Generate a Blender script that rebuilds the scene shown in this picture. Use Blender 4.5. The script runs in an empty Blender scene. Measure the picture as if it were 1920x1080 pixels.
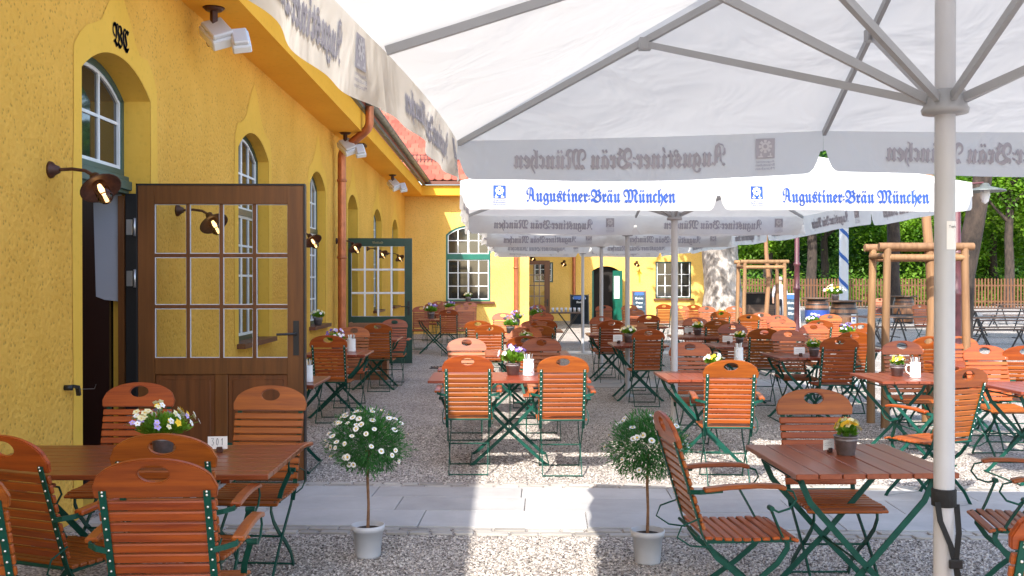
import bpy, bmesh, math, random
from math import sin, cos, pi, radians, sqrt, atan2
from mathutils import Vector, Matrix, Euler, noise as mnoise
random.seed(7)
scene = bpy.context.scene
COL = scene.collection

# ------------------------------------------------------------------ camera
EYE = 1.6
F = 1866.7
cam_d = bpy.data.cameras.new('camera'); cam = bpy.data.objects.new('camera', cam_d); COL.objects.link(cam)
cam_d.lens = 35; cam_d.sensor_width = 36; cam_d.clip_end = 500; cam_d.clip_start = 0.05
cam.location = (0, 0, EYE)
cam.rotation_euler = (pi/2 - 13/F, 0, -20/F)
scene.camera = cam
CR = Euler((pi/2 - 13/F, 0, -20/F)).to_matrix()

def ray(px, py):
    return CR @ Vector(((px-960)/F, -(py-540)/F, -1))
def atz(px, py, z):
    d = ray(px, py); t = (z-EYE)/d.z
    return Vector((d.x*t, d.y*t, z))
def aty(px, py, y):
    d = ray(px, py); t = y/d.y
    return Vector((d.x*t, y, EYE+d.z*t))

# ------------------------------------------------------------------ light
SUN = Vector((-0.42, -1.05, 1)).normalized()
w = bpy.data.worlds.new("World"); scene.world = w; w.use_nodes = True
nt = w.node_tree
sky = nt.nodes.new('ShaderNodeTexSky'); sky.sky_type = 'NISHITA'; sky.sun_disc = False
sky.sun_elevation = math.asin(SUN.z); sky.sun_rotation = atan2(SUN.x, SUN.y)
sky.air_density = 1.0; sky.dust_density = 1.6; sky.ozone_density = 1.0
nt.links.new(sky.outputs[0], nt.nodes['Background'].inputs[0])
nt.nodes['Background'].inputs[1].default_value = 0.15
sl = bpy.data.lights.new('sun', 'SUN'); sl.energy = 2.7; sl.angle = radians(0.5); sl.color = (1, .95, .87)
so = bpy.data.objects.new('sun', sl); COL.objects.link(so)
so.rotation_euler = SUN.to_track_quat('Z', 'Y').to_euler()
scene.view_settings.view_transform = 'Standard'; scene.view_settings.look = 'None'
scene.view_settings.exposure = 1.80; scene.view_settings.gamma = 1
scene.view_settings.use_curve_mapping = False
scene.render.engine = 'CYCLES'
cy = scene.cycles
cy.use_denoising = True; cy.max_bounces = 8; cy.diffuse_bounces = 4; cy.glossy_bounces = 3
cy.transmission_bounces = 6; cy.transparent_max_bounces = 10; cy.sample_clamp_indirect = 8
cy.caustics_reflective = False; cy.caustics_refractive = False

# ------------------------------------------------------------------ materials
def newmat(name):
    m = bpy.data.materials.new(name); m.use_nodes = True
    return m, m.node_tree, m.node_tree.nodes['Principled BSDF']
def N(nt, t, **kw):
    n = nt.nodes.new(t)
    for k, v in kw.items():
        if k.startswith('i_'):
            key = k[2:]
            n.inputs[int(key) if key.isdigit() else key].default_value = v
        else: setattr(n, k, v)
    return n
def simple(name, col, rough=.5, metal=0, bump=0, bscale=50, var=0.0, vscale=6, spec=.5, randobj=0.0):
    m, t, b = newmat(name)
    b.inputs['Base Color'].default_value = (*col, 1); b.inputs['Roughness'].default_value = rough
    b.inputs['Metallic'].default_value = metal; b.inputs['Specular IOR Level'].default_value = spec
    tc = N(t, 'ShaderNodeTexCoord')
    if var or randobj:
        nz = N(t, 'ShaderNodeTexNoise', i_Scale=vscale, i_Detail=5.0)
        t.links.new(tc.outputs['Object'], nz.inputs['Vector'])
        mr = N(t, 'ShaderNodeMapRange'); mr.inputs[1].default_value = .3; mr.inputs[2].default_value = .7
        mr.inputs[3].default_value = 1-var; mr.inputs[4].default_value = 1+var
        t.links.new(nz.outputs['Fac'], mr.inputs[0])
        hv = N(t, 'ShaderNodeHueSaturation'); hv.inputs['Color'].default_value = (*col, 1)
        t.links.new(mr.outputs[0], hv.inputs['Value'])
        if randobj:
            oi = N(t, 'ShaderNodeObjectInfo')
            m2 = N(t, 'ShaderNodeMapRange'); m2.inputs[3].default_value = 1-randobj; m2.inputs[4].default_value = 1+randobj
            t.links.new(oi.outputs['Random'], m2.inputs[0])
            mu = N(t, 'ShaderNodeMath', operation='MULTIPLY')
            t.links.new(mr.outputs[0], mu.inputs[0]); t.links.new(m2.outputs[0], mu.inputs[1])
            t.links.new(mu.outputs[0], hv.inputs['Value'])
        t.links.new(hv.outputs[0], b.inputs['Base Color'])
    if bump:
        nb = N(t, 'ShaderNodeTexNoise', i_Scale=bscale, i_Detail=4.0)
        t.links.new(tc.outputs['Object'], nb.inputs['Vector'])
        bp = N(t, 'ShaderNodeBump', i_Strength=bump, i_Distance=.01)
        t.links.new(nb.outputs['Fac'], bp.inputs['Height']); t.links.new(bp.outputs[0], b.inputs['Normal'])
    return m
def wood(name, c1, c2, axis, rough=.35, scale=1.0, randobj=.2):
    """grain stretched along an axis (0,1,2)"""
    m, t, b = newmat(name)
    tc = N(t, 'ShaderNodeTexCoord'); mp = N(t, 'ShaderNodeMapping')
    s = [38*scale]*3; s[axis] = 2.2*scale
    mp.inputs['Scale'].default_value = s
    oi = N(t, 'ShaderNodeObjectInfo')
    t.links.new(oi.outputs['Random'], mp.inputs['Location'])
    t.links.new(tc.outputs['Object'], mp.inputs['Vector'])
    nz = N(t, 'ShaderNodeTexNoise', i_Scale=1.0, i_Detail=6.0, i_Roughness=.65)
    t.links.new(mp.outputs[0], nz.inputs['Vector'])
    cr = N(t, 'ShaderNodeValToRGB'); cr.color_ramp.elements[0].position = .3; cr.color_ramp.elements[1].position = .68
    cr.color_ramp.elements[0].color = (*c1, 1); cr.color_ramp.elements[1].color = (*c2, 1)
    t.links.new(nz.outputs['Fac'], cr.inputs[0])
    mr = N(t, 'ShaderNodeMapRange'); mr.inputs[3].default_value = 1-randobj; mr.inputs[4].default_value = 1+randobj
    t.links.new(oi.outputs['Random'], mr.inputs[0])
    mh = N(t, 'ShaderNodeMapRange'); mh.inputs[3].default_value = .490; mh.inputs[4].default_value = .504; wn = N(t, 'ShaderNodeTexWhiteNoise', noise_dimensions='1D'); t.links.new(oi.outputs['Random'], wn.inputs['W']); t.links.new(wn.outputs[0], mh.inputs[0])
    hv = N(t, 'ShaderNodeHueSaturation'); t.links.new(mh.outputs[0], hv.inputs['Hue']); t.links.new(cr.outputs[0], hv.inputs['Color']); t.links.new(mr.outputs[0], hv.inputs['Value'])
    t.links.new(hv.outputs[0], b.inputs['Base Color'])
    b.inputs['Roughness'].default_value = rough
    bp = N(t, 'ShaderNodeBump', i_Strength=.12, i_Distance=.003)
    t.links.new(nz.outputs['Fac'], bp.inputs['Height']); t.links.new(bp.outputs[0], b.inputs['Normal'])
    return m

M = {}
CW1, CW2 = (.18, .036, .005), (.38, .096, .009)
M['chair'] = wood('varnished_slat_wood', CW1, CW2, 0, .42)
M['chair_y'] = wood('varnished_arm_wood', CW1, CW2, 1, .33)
M['table_x'] = wood('varnished_board_wood', (.17, .036, .012), (.28, .062, .019), 0, .3)
M['table_y'] = wood('varnished_board_wood_deep', (.165, .038, .016), (.26, .062, .024), 1, .3)
M['iron'] = simple('green_iron_paint', (.004, .060, .042), .5, 0, var=.2, vscale=20, spec=.25)
M['rivet'] = simple('rivet_steel', (.75, .76, .74), .3, .9)
M['door_wood'] = wood('brown_door_wood', (.09, .030, .006), (.18, .062, .012), 2, .4, .5, 0)
M['dark_wood'] = wood('weathered_dark_wood', (.06, .035, .022), (.14, .08, .05), 0, .6, .6)
M['old_wood'] = wood('bare_brown_wood', (.2, .09, .04), (.32, .16, .07), 0, .6, .6)
M['fence_wood'] = wood('fence_wood', (.07, .027, .010), (.16, .068, .025), 2, .6, .6)
M['post_wood'] = wood('pale_round_timber', (.16, .08, .032), (.29, .165, .075), 2, .7, .6)
M['barrel_wood'] = wood('oak_barrel_wood', (.09, .04, .02), (.2, .09, .04), 2, .45, .5)
M['green_paint'] = simple('dark_green_paint', (.012, .05, .038), .35, var=.15)
M['green_bright'] = simple('bottle_green_paint', (.012, .13, .09), .35, var=.15)
M['slate_green'] = simple('grey_green_paint', (.045, .10, .085), .4, var=.12)
M['white_paint'] = simple('white_window_paint', (.78, .79, .8), .4, var=.05)
M['pole'] = simple('white_grey_pole_paint', (.46, .46, .48), .4, var=.04)
M['alu'] = simple('pale_grey_aluminium', (.33, .335, .35), .38, .1, var=.04)
M['copper'] = simple('copper_pipe', (.46, .155, .07), .38, .55, var=.18, vscale=8)
M['zinc'] = simple('zinc_gutter', (.16, .18, .18), .5, .5, var=.25, vscale=10)
M['brown_metal'] = simple('brown_fascia_metal', (.14, .05, .03), .45, .2)
M['rust'] = simple('rust_brown_metal', (.07, .026, .016), .5, .3, var=.3, vscale=40)
M['burgundy'] = simple('burgundy_column_paint', (.085, .024, .03), .45, var=.15)
M['black'] = simple('black_metal', (.012, .012, .014), .45)
M['strap'] = simple('black_webbing', (.012, .012, .013), .8, bump=.5, bscale=600)
M['steel'] = simple('bright_steel', (.6, .6, .6), .3, .9)
M['plastic_pot'] = simple('grey_plastic_pot', (.50, .51, .55), .45, var=.05)
M['pot_zinc'] = simple('dull_zinc_pot', (.24, .22, .23), .55, .35, var=.25, vscale=30)
M['soil'] = simple('potting_soil', (.02, .012, .008), .95, bump=1, bscale=150)
M['ceramic'] = simple('white_ceramic', (.82, .82, .82), .25)
M['paper'] = simple('paper_card', (.8, .78, .75), .8)
M['ink'] = simple('dark_ink', (.02, .02, .03), .7)
M['chalk'] = simple('chalk_writing', (.75, .78, .8), .9)
M['board_black'] = simple('chalkboard_black', (.014, .018, .022), .8, var=.3, spec=.1)
M['board_blue'] = simple('chalkboard_blue', (.045, .07, .10), .8, var=.4, vscale=12, spec=.15)
M['valance_pale'] = simple('pale_print', (.62, .62, .66), .9)
M['sign_blue'] = simple('blue_print', (.03, .11, .38), .6)
M['letter_blue'] = simple('blue_textile_print', (.012, .055, .27), .8, var=.3, vscale=9)
M['letter_grey'] = simple('print_showing_through', (.42, .41, .47), .9, var=.1, vscale=9)
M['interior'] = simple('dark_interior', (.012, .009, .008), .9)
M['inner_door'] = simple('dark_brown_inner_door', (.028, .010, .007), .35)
M['poster'] = simple('grey_white_paper', (.36, .37, .42), .7)
M['stem'] = simple('woody_stem', (.20, .10, .05), .8, bump=.6, bscale=120, var=.3, vscale=30)
M['white_petal'] = simple('white_petal', (.85, .85, .82), .7)
M['yellow_petal'] = simple('yellow_petal', (.85, .55, .02), .7)
M['cream_petal'] = simple('cream_petal', (.82, .76, .45), .7)
M['purple_petal'] = simple('purple_petal', (.16, .08, .42), .7)
M['lilac_petal'] = simple('lilac_petal', (.5, .38, .72), .7)
M['yellow_eye'] = simple('yellow_eye', (.8, .5, .03), .8)
M['skin'] = simple('skin', (.55, .33, .24), .6)
M['shirt'] = simple('pale_shirt', (.55, .55, .6), .9, var=.6, vscale=14)
M['trousers'] = simple('dark_trousers', (.03, .03, .045), .9)
M['hair'] = simple('grey_hair', (.35, .32, .3), .9)
M['barrel_blue'] = simple('blue_barrel_paint', (.02, .06, .28), .5, var=.4, vscale=4)
M['white_plastic'] = simple('white_plastic', (.62, .62, .64), .4)

def leafmat(name, c1, c2, tr=.35):
    m, t, b = newmat(name)
    tc = N(t, 'ShaderNodeTexCoord')
    nz = N(t, 'ShaderNodeTexNoise', i_Scale=.55 if 'tree' in name else 14.0, i_Detail=8.0)
    t.links.new(tc.outputs['Object'], nz.inputs['Vector'])
    cr = N(t, 'ShaderNodeValToRGB'); cr.color_ramp.elements[0].position = .35; cr.color_ramp.elements[1].position = .65
    cr.color_ramp.elements[0].color = (*c1, 1); cr.color_ramp.elements[1].color = (*c2, 1)
    t.links.new(nz.outputs['Fac'], cr.inputs[0]); t.links.new(cr.outputs[0], b.inputs['Base Color'])
    b.inputs['Roughness'].default_value = .5
    tl = N(t, 'ShaderNodeBsdfTranslucent'); mx = N(t, 'ShaderNodeMixShader', i_0=tr)
    hv = N(t, 'ShaderNodeHueSaturation', i_Value=1.5, i_Saturation=1.1)
    t.links.new(cr.outputs[0], hv.inputs['Color']); t.links.new(hv.outputs[0], tl.inputs['Color'])
    t.links.new(b.outputs[0], mx.inputs[1]); t.links.new(tl.outputs[0], mx.inputs[2])
    t.links.new(mx.outputs[0], t.nodes['Material Output'].inputs[0])
    return m
M['leaf'] = leafmat('flower_leaf_green', (.07, .20, .015), (.24, .42, .05))
M['leaf_daisy'] = leafmat('daisy_leaf_green', (.018, .095, .02), (.065, .23, .05), .35)
M['leaf_tree'] = leafmat('tree_leaf_green', (.03, .10, .012), (.13, .28, .03), .4)
M['leaf_bright'] = leafmat('tree_leaf_bright', (.05, .15, .014), (.22, .37, .04), .45)
M['leaf_dark'] = leafmat('tree_leaf_dark', (.015, .06, .012), (.06, .16, .025), .3)

def fabric(name='white_canopy_fabric', tr=.31, tc_=.68, dc=.77):
    m, t, b = newmat(name)
    tc = N(t, 'ShaderNodeTexCoord')
    nz = N(t, 'ShaderNodeTexNoise', i_Scale=2.6, i_Detail=3.0, i_Distortion=.6)
    t.links.new(tc.outputs['Object'], nz.inputs['Vector'])
    bp = N(t, 'ShaderNodeBump', i_Strength=.5, i_Distance=.07)
    t.links.new(nz.outputs['Fac'], bp.inputs['Height'])
    b.inputs['Base Color'].default_value = (dc, dc, dc*.975, 1); b.inputs['Roughness'].default_value = .85
    b.inputs['Specular IOR Level'].default_value = .15
    t.links.new(bp.outputs[0], b.inputs['Normal'])
    tl = N(t, 'ShaderNodeBsdfTranslucent'); tl.inputs[0].default_value = (tc_, tc_, tc_*.99, 1)
    t.links.new(bp.outputs[0], tl.inputs['Normal'])
    mx = N(t, 'ShaderNodeMixShader', i_0=tr)
    t.links.new(b.outputs[0], mx.inputs[1]); t.links.new(tl.outputs[0], mx.inputs[2])
    t.links.new(mx.outputs[0], t.nodes['Material Output'].inputs[0])
    return m
M['fabric'] = fabric()
M['valance'] = fabric('white_valance_fabric', .54, .80, .68)

def stucco(name, c1, c2, bump, sc=55, dist=.012):
    m, t, b = newmat(name)
    tc = N(t, 'ShaderNodeTexCoord')
    big = N(t, 'ShaderNodeTexNoise', i_Scale=.9, i_Detail=6.0, i_Roughness=.6)
    t.links.new(tc.outputs['Object'], big.inputs['Vector'])
    cr = N(t, 'ShaderNodeValToRGB'); cr.color_ramp.elements[0].position = .32; cr.color_ramp.elements[1].position = .7
    cr.color_ramp.elements[0].color = (*c1, 1); cr.color_ramp.elements[1].color = (*c2, 1)
    t.links.new(big.outputs['Fac'], cr.inputs[0])
    fine = N(t, 'ShaderNodeTexNoise', i_Scale=sc, i_Detail=5.0, i_Roughness=.7)
    t.links.new(tc.outputs['Object'], fine.inputs['Vector'])
    pit = N(t, 'ShaderNodeTexVoronoi', i_Scale=sc*.55); t.links.new(tc.outputs['Object'], pit.inputs['Vector'])
    mul = N(t, 'ShaderNodeMath', operation='MULTIPLY'); t.links.new(fine.outputs['Fac'], mul.inputs[0]); t.links.new(pit.outputs['Distance'], mul.inputs[1])
    mr = N(t, 'ShaderNodeMapRange'); mr.inputs[1].default_value = .02; mr.inputs[2].default_value = .16
    mr.inputs[3].default_value = .62 if bump > .3 else .96; mr.inputs[4].default_value = 1.05
    t.links.new(mul.outputs[0], mr.inputs[0])
    hv = N(t, 'ShaderNodeHueSaturation'); t.links.new(cr.outputs[0], hv.inputs['Color']); t.links.new(mr.outputs[0], hv.inputs['Value'])
    t.links.new(hv.outputs[0], b.inputs['Base Color'])
    b.inputs['Roughness'].default_value = .9; b.inputs['Specular IOR Level'].default_value = .2
    bp = N(t, 'ShaderNodeBump', i_Strength=bump, i_Distance=dist)
    ad = N(t, 'ShaderNodeMath', operation='ADD'); t.links.new(fine.outputs['Fac'], ad.inputs[0]); t.links.new(pit.outputs['Distance'], ad.inputs[1])
    t.links.new(ad.outputs[0], bp.inputs['Height']); t.links.new(bp.outputs[0], b.inputs['Normal'])
    return m
M['stucco'] = stucco('ochre_stucco', (.69, .36, .055), (.82, .455, .085), .65, 48, .016)
M['plaster'] = stucco('smooth_yellow_plaster', (.72, .41, .055), (.80, .47, .075), .15, 30)
M['soffit'] = stucco('soffit_yellow_plaster', (.78, .38, .035), (.84, .43, .045), .1, 20)
M['far_stucco'] = stucco('pale_yellow_stucco', (.72, .44, .10), (.82, .53, .15), .5, 40)

def glass(name, tint, refl=.9, alpha=.85):
    m, t, b = newmat(name)
    tr = N(t, 'ShaderNodeBsdfTransparent'); tr.inputs[0].default_value = (*tint, 1)
    gl = N(t, 'ShaderNodeBsdfGlossy'); gl.inputs['Roughness'].default_value = .02
    fr = N(t, 'ShaderNodeFresnel', i_IOR=1.5)
    mx = N(t, 'ShaderNodeMixShader')
    t.links.new(fr.outputs[0], mx.inputs[0]); t.links.new(tr.outputs[0], mx.inputs[1]); t.links.new(gl.outputs[0], mx.inputs[2])
    t.links.new(mx.outputs[0], t.nodes['Material Output'].inputs[0])
    return m
M['glass'] = glass('clear_glass', (.86, .88, .84))
M['pane'] = simple('dark_window_glass', (.02, .022, .02), .04, 0, spec=.9)
def emis(name, col, s):
    m, t, b = newmat(name)
    b.inputs['Base Color'].default_value = (*col, 1)
    b.inputs['Emission Color'].default_value = (*col, 1); b.inputs['Emission Strength'].default_value = s
    return m
M['bulb'] = emis('glowing_filament', (1, .55, .22), 1.6)

def gravel():
    m, t, b = newmat('pale_gravel')
    tc = N(t, 'ShaderNodeTexCoord')
    v = N(t, 'ShaderNodeTexVoronoi', i_Scale=85.0); t.links.new(tc.outputs['Object'], v.inputs['Vector'])
    sep = N(t, 'ShaderNodeSeparateColor'); t.links.new(v.outputs['Color'], sep.inputs[0])
    cr = N(t, 'ShaderNodeValToRGB'); e = cr.color_ramp.elements
    e[0].position = 0; e[0].color = (.085, .068, .058, 1); e[1].position = 1; e[1].color = (.66, .60, .54, 1)
    x = cr.color_ramp.elements.new(.5); x.color = (.34, .30, .27, 1)
    t.links.new(sep.outputs[0], cr.inputs[0])
    big = N(t, 'ShaderNodeTexNoise', i_Scale=.8, i_Detail=7.0, i_Roughness=.6); t.links.new(tc.outputs['Object'], big.inputs['Vector'])
    mr = N(t, 'ShaderNodeMapRange'); mr.inputs[1].default_value = .3; mr.inputs[2].default_value = .7; mr.inputs[3].default_value = .82; mr.inputs[4].default_value = 1.22
    t.links.new(big.outputs['Fac'], mr.inputs[0])
    hv = N(t, 'ShaderNodeHueSaturation'); t.links.new(cr.outputs[0], hv.inputs['Color']); t.links.new(mr.outputs[0], hv.inputs['Value'])
    t.links.new(hv.outputs[0], b.inputs['Base Color']); b.inputs['Roughness'].default_value = .9
    bp = N(t, 'ShaderNodeBump', i_Strength=.9, i_Distance=.012); bp.invert = True
    t.links.new(v.outputs['Distance'], bp.inputs['Height']); t.links.new(bp.outputs[0], b.inputs['Normal'])
    return m
M['gravel'] = gravel()
def stones():
    m, t, b = newmat('gravel_stones')
    g = N(t, 'ShaderNodeNewGeometry')
    cr = N(t, 'ShaderNodeValToRGB'); e = cr.color_ramp.elements
    e[0].position = 0; e[0].color = (.06, .048, .042, 1); e[1].position = 1; e[1].color = (.70, .64, .58, 1)
    x = cr.color_ramp.elements.new(.55); x.color = (.35, .31, .275, 1)
    t.links.new(g.outputs['Random Per Island'], cr.inputs[0]); t.links.new(cr.outputs[0], b.inputs['Base Color'])
    b.inputs['Roughness'].default_value = .85
    return m
M['stones'] = stones()
def slabmat(name, a, c):
    m, t, b = newmat(name)
    tc = N(t, 'ShaderNodeTexCoord'); g = N(t, 'ShaderNodeNewGeometry')
    nz = N(t, 'ShaderNodeTexNoise', i_Scale=2.2, i_Detail=9.0, i_Roughness=.7); t.links.new(tc.outputs['Object'], nz.inputs['Vector'])
    ad = N(t, 'ShaderNodeMath', operation='MULTIPLY_ADD'); ad.inputs[1].default_value = .35
    t.links.new(g.outputs['Random Per Island'], ad.inputs[0]); t.links.new(nz.outputs['Fac'], ad.inputs[2])
    cr = N(t, 'ShaderNodeValToRGB'); e = cr.color_ramp.elements
    e[0].position = .35; e[0].color = (*a, 1); e[1].position = .95; e[1].color = (*c, 1)
    t.links.new(ad.outputs[0], cr.inputs[0]); t.links.new(cr.outputs[0], b.inputs['Base Color'])
    b.inputs['Roughness'].default_value = .8
    n2 = N(t, 'ShaderNodeTexNoise', i_Scale=120.0, i_Detail=4.0); t.links.new(tc.outputs['Object'], n2.inputs['Vector'])
    bp = N(t, 'ShaderNodeBump', i_Strength=.25, i_Distance=.004)
    t.links.new(n2.outputs['Fac'], bp.inputs['Height']); t.links.new(bp.outputs[0], b.inputs['Normal'])
    return m
M['slab'] = slabmat('granite_slab', (.30, .29, .28), (.46, .45, .44))
M['sett'] = slabmat('granite_sett', (.20, .18, .16), (.45, .42, .38))
def bark(name, a, c, sc):
    m, t, b = newmat(name)
    tc = N(t, 'ShaderNodeTexCoord'); mp = N(t, 'ShaderNodeMapping'); mp.inputs['Scale'].default_value = (sc, sc, sc*.45)
    t.links.new(tc.outputs['Object'], mp.inputs[0])
    nz = N(t, 'ShaderNodeTexNoise', i_Scale=1.0, i_Detail=9.0, i_Roughness=.75); t.links.new(mp.outputs[0], nz.inputs['Vector'])
    cr = N(t, 'ShaderNodeValToRGB'); e = cr.color_ramp.elements
    e[0].position = .38; e[0].color = (*a, 1); e[1].position = .62; e[1].color = (*c, 1)
    t.links.new(nz.outputs['Fac'], cr.inputs[0]); t.links.new(cr.outputs[0], b.inputs['Base Color']); b.inputs['Roughness'].default_value = .9
    bp = N(t, 'ShaderNodeBump', i_Strength=.8, i_Distance=.04)
    t.links.new(nz.outputs['Fac'], bp.inputs['Height']); t.links.new(bp.outputs[0], b.inputs['Normal'])
    return m
M['bark_pale'] = bark('mottled_pale_bark', (.13, .11, .095), (.46, .42, .39), 4)
M['bark_dark'] = bark('dark_bark', (.014, .010, .008), (.065, .045, .034), 5)
def tiles():
    m, t, b = newmat('red_roof_tiles')
    g = N(t, 'ShaderNodeNewGeometry')
    cr = N(t, 'ShaderNodeValToRGB'); e = cr.color_ramp.elements
    e[0].color = (.22, .045, .026, 1); e[1].color = (.40, .115, .07, 1)
    t.links.new(g.outputs['Random Per Island'], cr.inputs[0]); t.links.new(cr.outputs[0], b.inputs['Base Color'])
    b.inputs['Roughness'].default_value = .7
    return m
M['tiles'] = tiles()

# ------------------------------------------------------------------ mesh builder
class MB:
    def __init__(s): s.v = []; s.f = []; s.m = []; s.sm = []
    def add(s, vs, fs, mi=0, smooth=False):
        o = len(s.v); s.v += [tuple(p) for p in vs]
        for f in fs: s.f.append([o+i for i in f]); s.m.append(mi); s.sm.append(smooth)
    def box(s, c, d, R=None, mi=0):
        hx, hy, hz = d[0]/2, d[1]/2, d[2]/2; c = Vector(c)
        vs = []
        for z in (-hz, hz):
            for x, y in ((-hx, -hy), (hx, -hy), (hx, hy), (-hx, hy)):
                p = Vector((x, y, z))
                if R is not None: p = R @ p
                vs.append(c+p)
        s.add(vs, [(3,2,1,0),(4,5,6,7),(0,1,5,4),(1,2,6,5),(2,3,7,6),(3,0,4,7)], mi)
    def b2(s, a, b, mi=0):
        s.box([(a[i]+b[i])/2 for i in range(3)], [abs(b[i]-a[i]) for i in range(3)], None, mi)
    def bar(s, a, b, w, t, up=Vector((0,0,1)), mi=0):
        """flat bar from a to b; w across 'side', t along the other"""
        a = Vector(a); b = Vector(b); d = b-a; L = d.length
        if L < 1e-6: return
        z = d/L; x = z.cross(Vector(up))
        if x.length < 1e-4: x = z.cross(Vector((1,0,0)))
        x.normalize(); y = x.cross(z)
        R = Matrix((x, y, z)).transposed()
        s.box((a+b)/2, (w, t, L), R, mi)
    def strip(s, pts, w, t, side, mi=0):
        """bent flat iron: pts polyline, w along 'side', t in the plane"""
        side = Vector(side).normalized(); pts = [Vector(p) for p in pts]; rings = []
        for i, p in enumerate(pts):
            a = pts[max(0, i-1)]; b = pts[min(len(pts)-1, i+1)]
            d = (b-a).normalized(); n = d.cross(side).normalized()
            rings.append([p-side*w/2-n*t/2, p+side*w/2-n*t/2, p+side*w/2+n*t/2, p-side*w/2+n*t/2])
        vs = [q for r in rings for q in r]; fs = [(0,1,2,3)]
        for i in range(len(rings)-1):
            for k in range(4):
                a = i*4+k; b = i*4+(k+1)%4
                fs.append((a, a+4, b+4, b))
        o = (len(rings)-1)*4; fs.append((o+3,o+2,o+1,o))
        s.add(vs, fs, mi)
    def tube(s, pts, r, n=8, mi=0, caps=True):
        pts = [Vector(p) for p in pts]; rs = r if isinstance(r, (list, tuple)) else [r]*len(pts)
        vs = []; fs = []; ref = None
        for i, p in enumerate(pts):
            a = pts[max(0, i-1)]; b = pts[min(len(pts)-1, i+1)]; d = (b-a).normalized()
            if ref is None: ref = d.orthogonal().normalized()
            x = (ref-d*ref.dot(d)).normalized(); ref = x; y = d.cross(x)
            for k in range(n):
                t = 2*pi*k/n; vs.append(p+(x*cos(t)+y*sin(t))*rs[i])
        for i in range(len(pts)-1):
            for k in range(n):
                a = i*n+k; b = i*n+(k+1)%n; fs.append((a, b, b+n, a+n))
        s.add(vs, fs, mi, True)
        if caps:
            s.add(vs[:n], [list(range(n))[::-1]], mi); s.add(vs[-n:], [list(range(n))], mi)
    def lathe(s, prof, c=(0,0,0), n=20, mi=0, R=None, smooth=True):
        c = Vector(c); vs = []; fs = []
        for r, z in prof:
            for k in range(n):
                t = 2*pi*k/n; p = Vector((r*cos(t), r*sin(t), z))
                if R is not None: p = R @ p
                vs.append(c+p)
        for i in range(len(prof)-1):
            for k in range(n):
                a = i*n+k; b = i*n+(k+1)%n; fs.append((a, b, b+n, a+n))
        s.add(vs, fs, mi, smooth)
    def quad(s, a, b, c, d, mi=0): s.add([a, b, c, d], [(0,1,2,3)], mi)
    def prism(s, poly, fn, t0, t1, mi=0):
        n = len(poly)
        vs = [fn(p[0], p[1], t0) for p in poly]+[fn(p[0], p[1], t1) for p in poly]
        s.add(vs, [list(range(n))[::-1], list(range(n, 2*n))]+[(i, (i+1) % n, n+(i+1) % n, n+i) for i in range(n)], mi)
    def build(s, name, mats, parent=None, bevel=0, recalc=False):
        me = bpy.data.meshes.new(name); me.from_pydata(s.v, [], s.f)
        if not isinstance(mats, (list, tuple)): mats = [mats]
        for m in mats: me.materials.append(M[m] if isinstance(m, str) else m)
        me.polygons.foreach_set('material_index', s.m); me.polygons.foreach_set('use_smooth', s.sm)
        if bevel or recalc:
            bm = bmesh.new(); bm.from_mesh(me)
            if recalc: bmesh.ops.recalc_face_normals(bm, faces=bm.faces)
            if bevel:
                bmesh.ops.remove_doubles(bm, verts=bm.verts, dist=1e-6)
                bmesh.ops.bevel(bm, geom=[e for e in bm.edges if len(e.link_faces) == 2 and e.calc_face_angle(0) > .5], offset=bevel, segments=1, affect='EDGES', clamp_overlap=True)
            bm.to_mesh(me); bm.free()
        me.update()
        o = bpy.data.objects.new(name, me); COL.objects.link(o)
        if parent is not None: o.parent = parent
        return o

def tag(o, label=None, cat=None, group=None, kind=None):
    if label: o['label'] = label
    if cat: o['category'] = cat
    if group: o['group'] = group
    if kind: o['kind'] = kind
    return o
def empty(name, loc=(0,0,0), rz=0, label=None, cat=None, group=None):
    o = bpy.data.objects.new(name, None); COL.objects.link(o)
    o.empty_display_size = .1; o.location = loc; o.rotation_euler = (0, 0, rz)
    return tag(o, label, cat, group)
KIDS = {}
def kids(o): return [c for c in bpy.data.objects if c.parent == o]
def copy_tree(o, parent=None):
    c = o.copy(); COL.objects.link(c)
    if parent is not None:
        c.parent = parent
    if o not in KIDS: KIDS[o] = kids(o)
    for ch in KIDS[o]: copy_tree(ch, c)
    return c
class Kind:
    """one prototype; first placement moves it, later ones copy it"""
    def __init__(s, root): s.root = root; s.used = False; copyfix = KIDS.setdefault(root, kids(root)); [KIDS.setdefault(k, kids(k)) for k in copyfix]
    def place(s, loc, rz, label, group=None, cat=None):
        o = s.root if not s.used else copy_tree(s.root)
        s.used = True
        o.location = loc; o.rotation_euler = (0, 0, rz); o['label'] = label
        if group: o['group'] = group
        return o

# text -> list of 2D triangles/polys
FR = {}
def frak(t):
    out = ''
    for c in t:
        if 'A' <= c <= 'Z': out += chr(0x1D56C+ord(c)-65)
        elif 'a' <= c <= 'z': out += chr(0x1D586+ord(c)-97)
        else: out += c
    return out
def text_mesh(body, size=1.0, off=0.0):
    cu = bpy.data.curves.new('t', 'FONT'); cu.body = body; cu.size = size; cu.resolution_u = 3; cu.offset = off
    o = bpy.data.objects.new('t', cu); COL.objects.link(o)
    dg = bpy.context.evaluated_depsgraph_get(); dg.update()
    me = bpy.data.meshes.new_from_object(o.evaluated_get(dg))
    vs = [tuple(v.co) for v in me.vertices]; fs = [list(p.vertices) for p in me.polygons]
    bpy.data.objects.remove(o); bpy.data.curves.remove(cu); bpy.data.meshes.remove(me)
    return vs, fs
def bounds(vs): 
    xs = [v[0] for v in vs]; ys = [v[1] for v in vs]
    return (min(xs), max(xs), min(ys), max(ys)) if vs else (0, 0, 0, 0)
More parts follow.
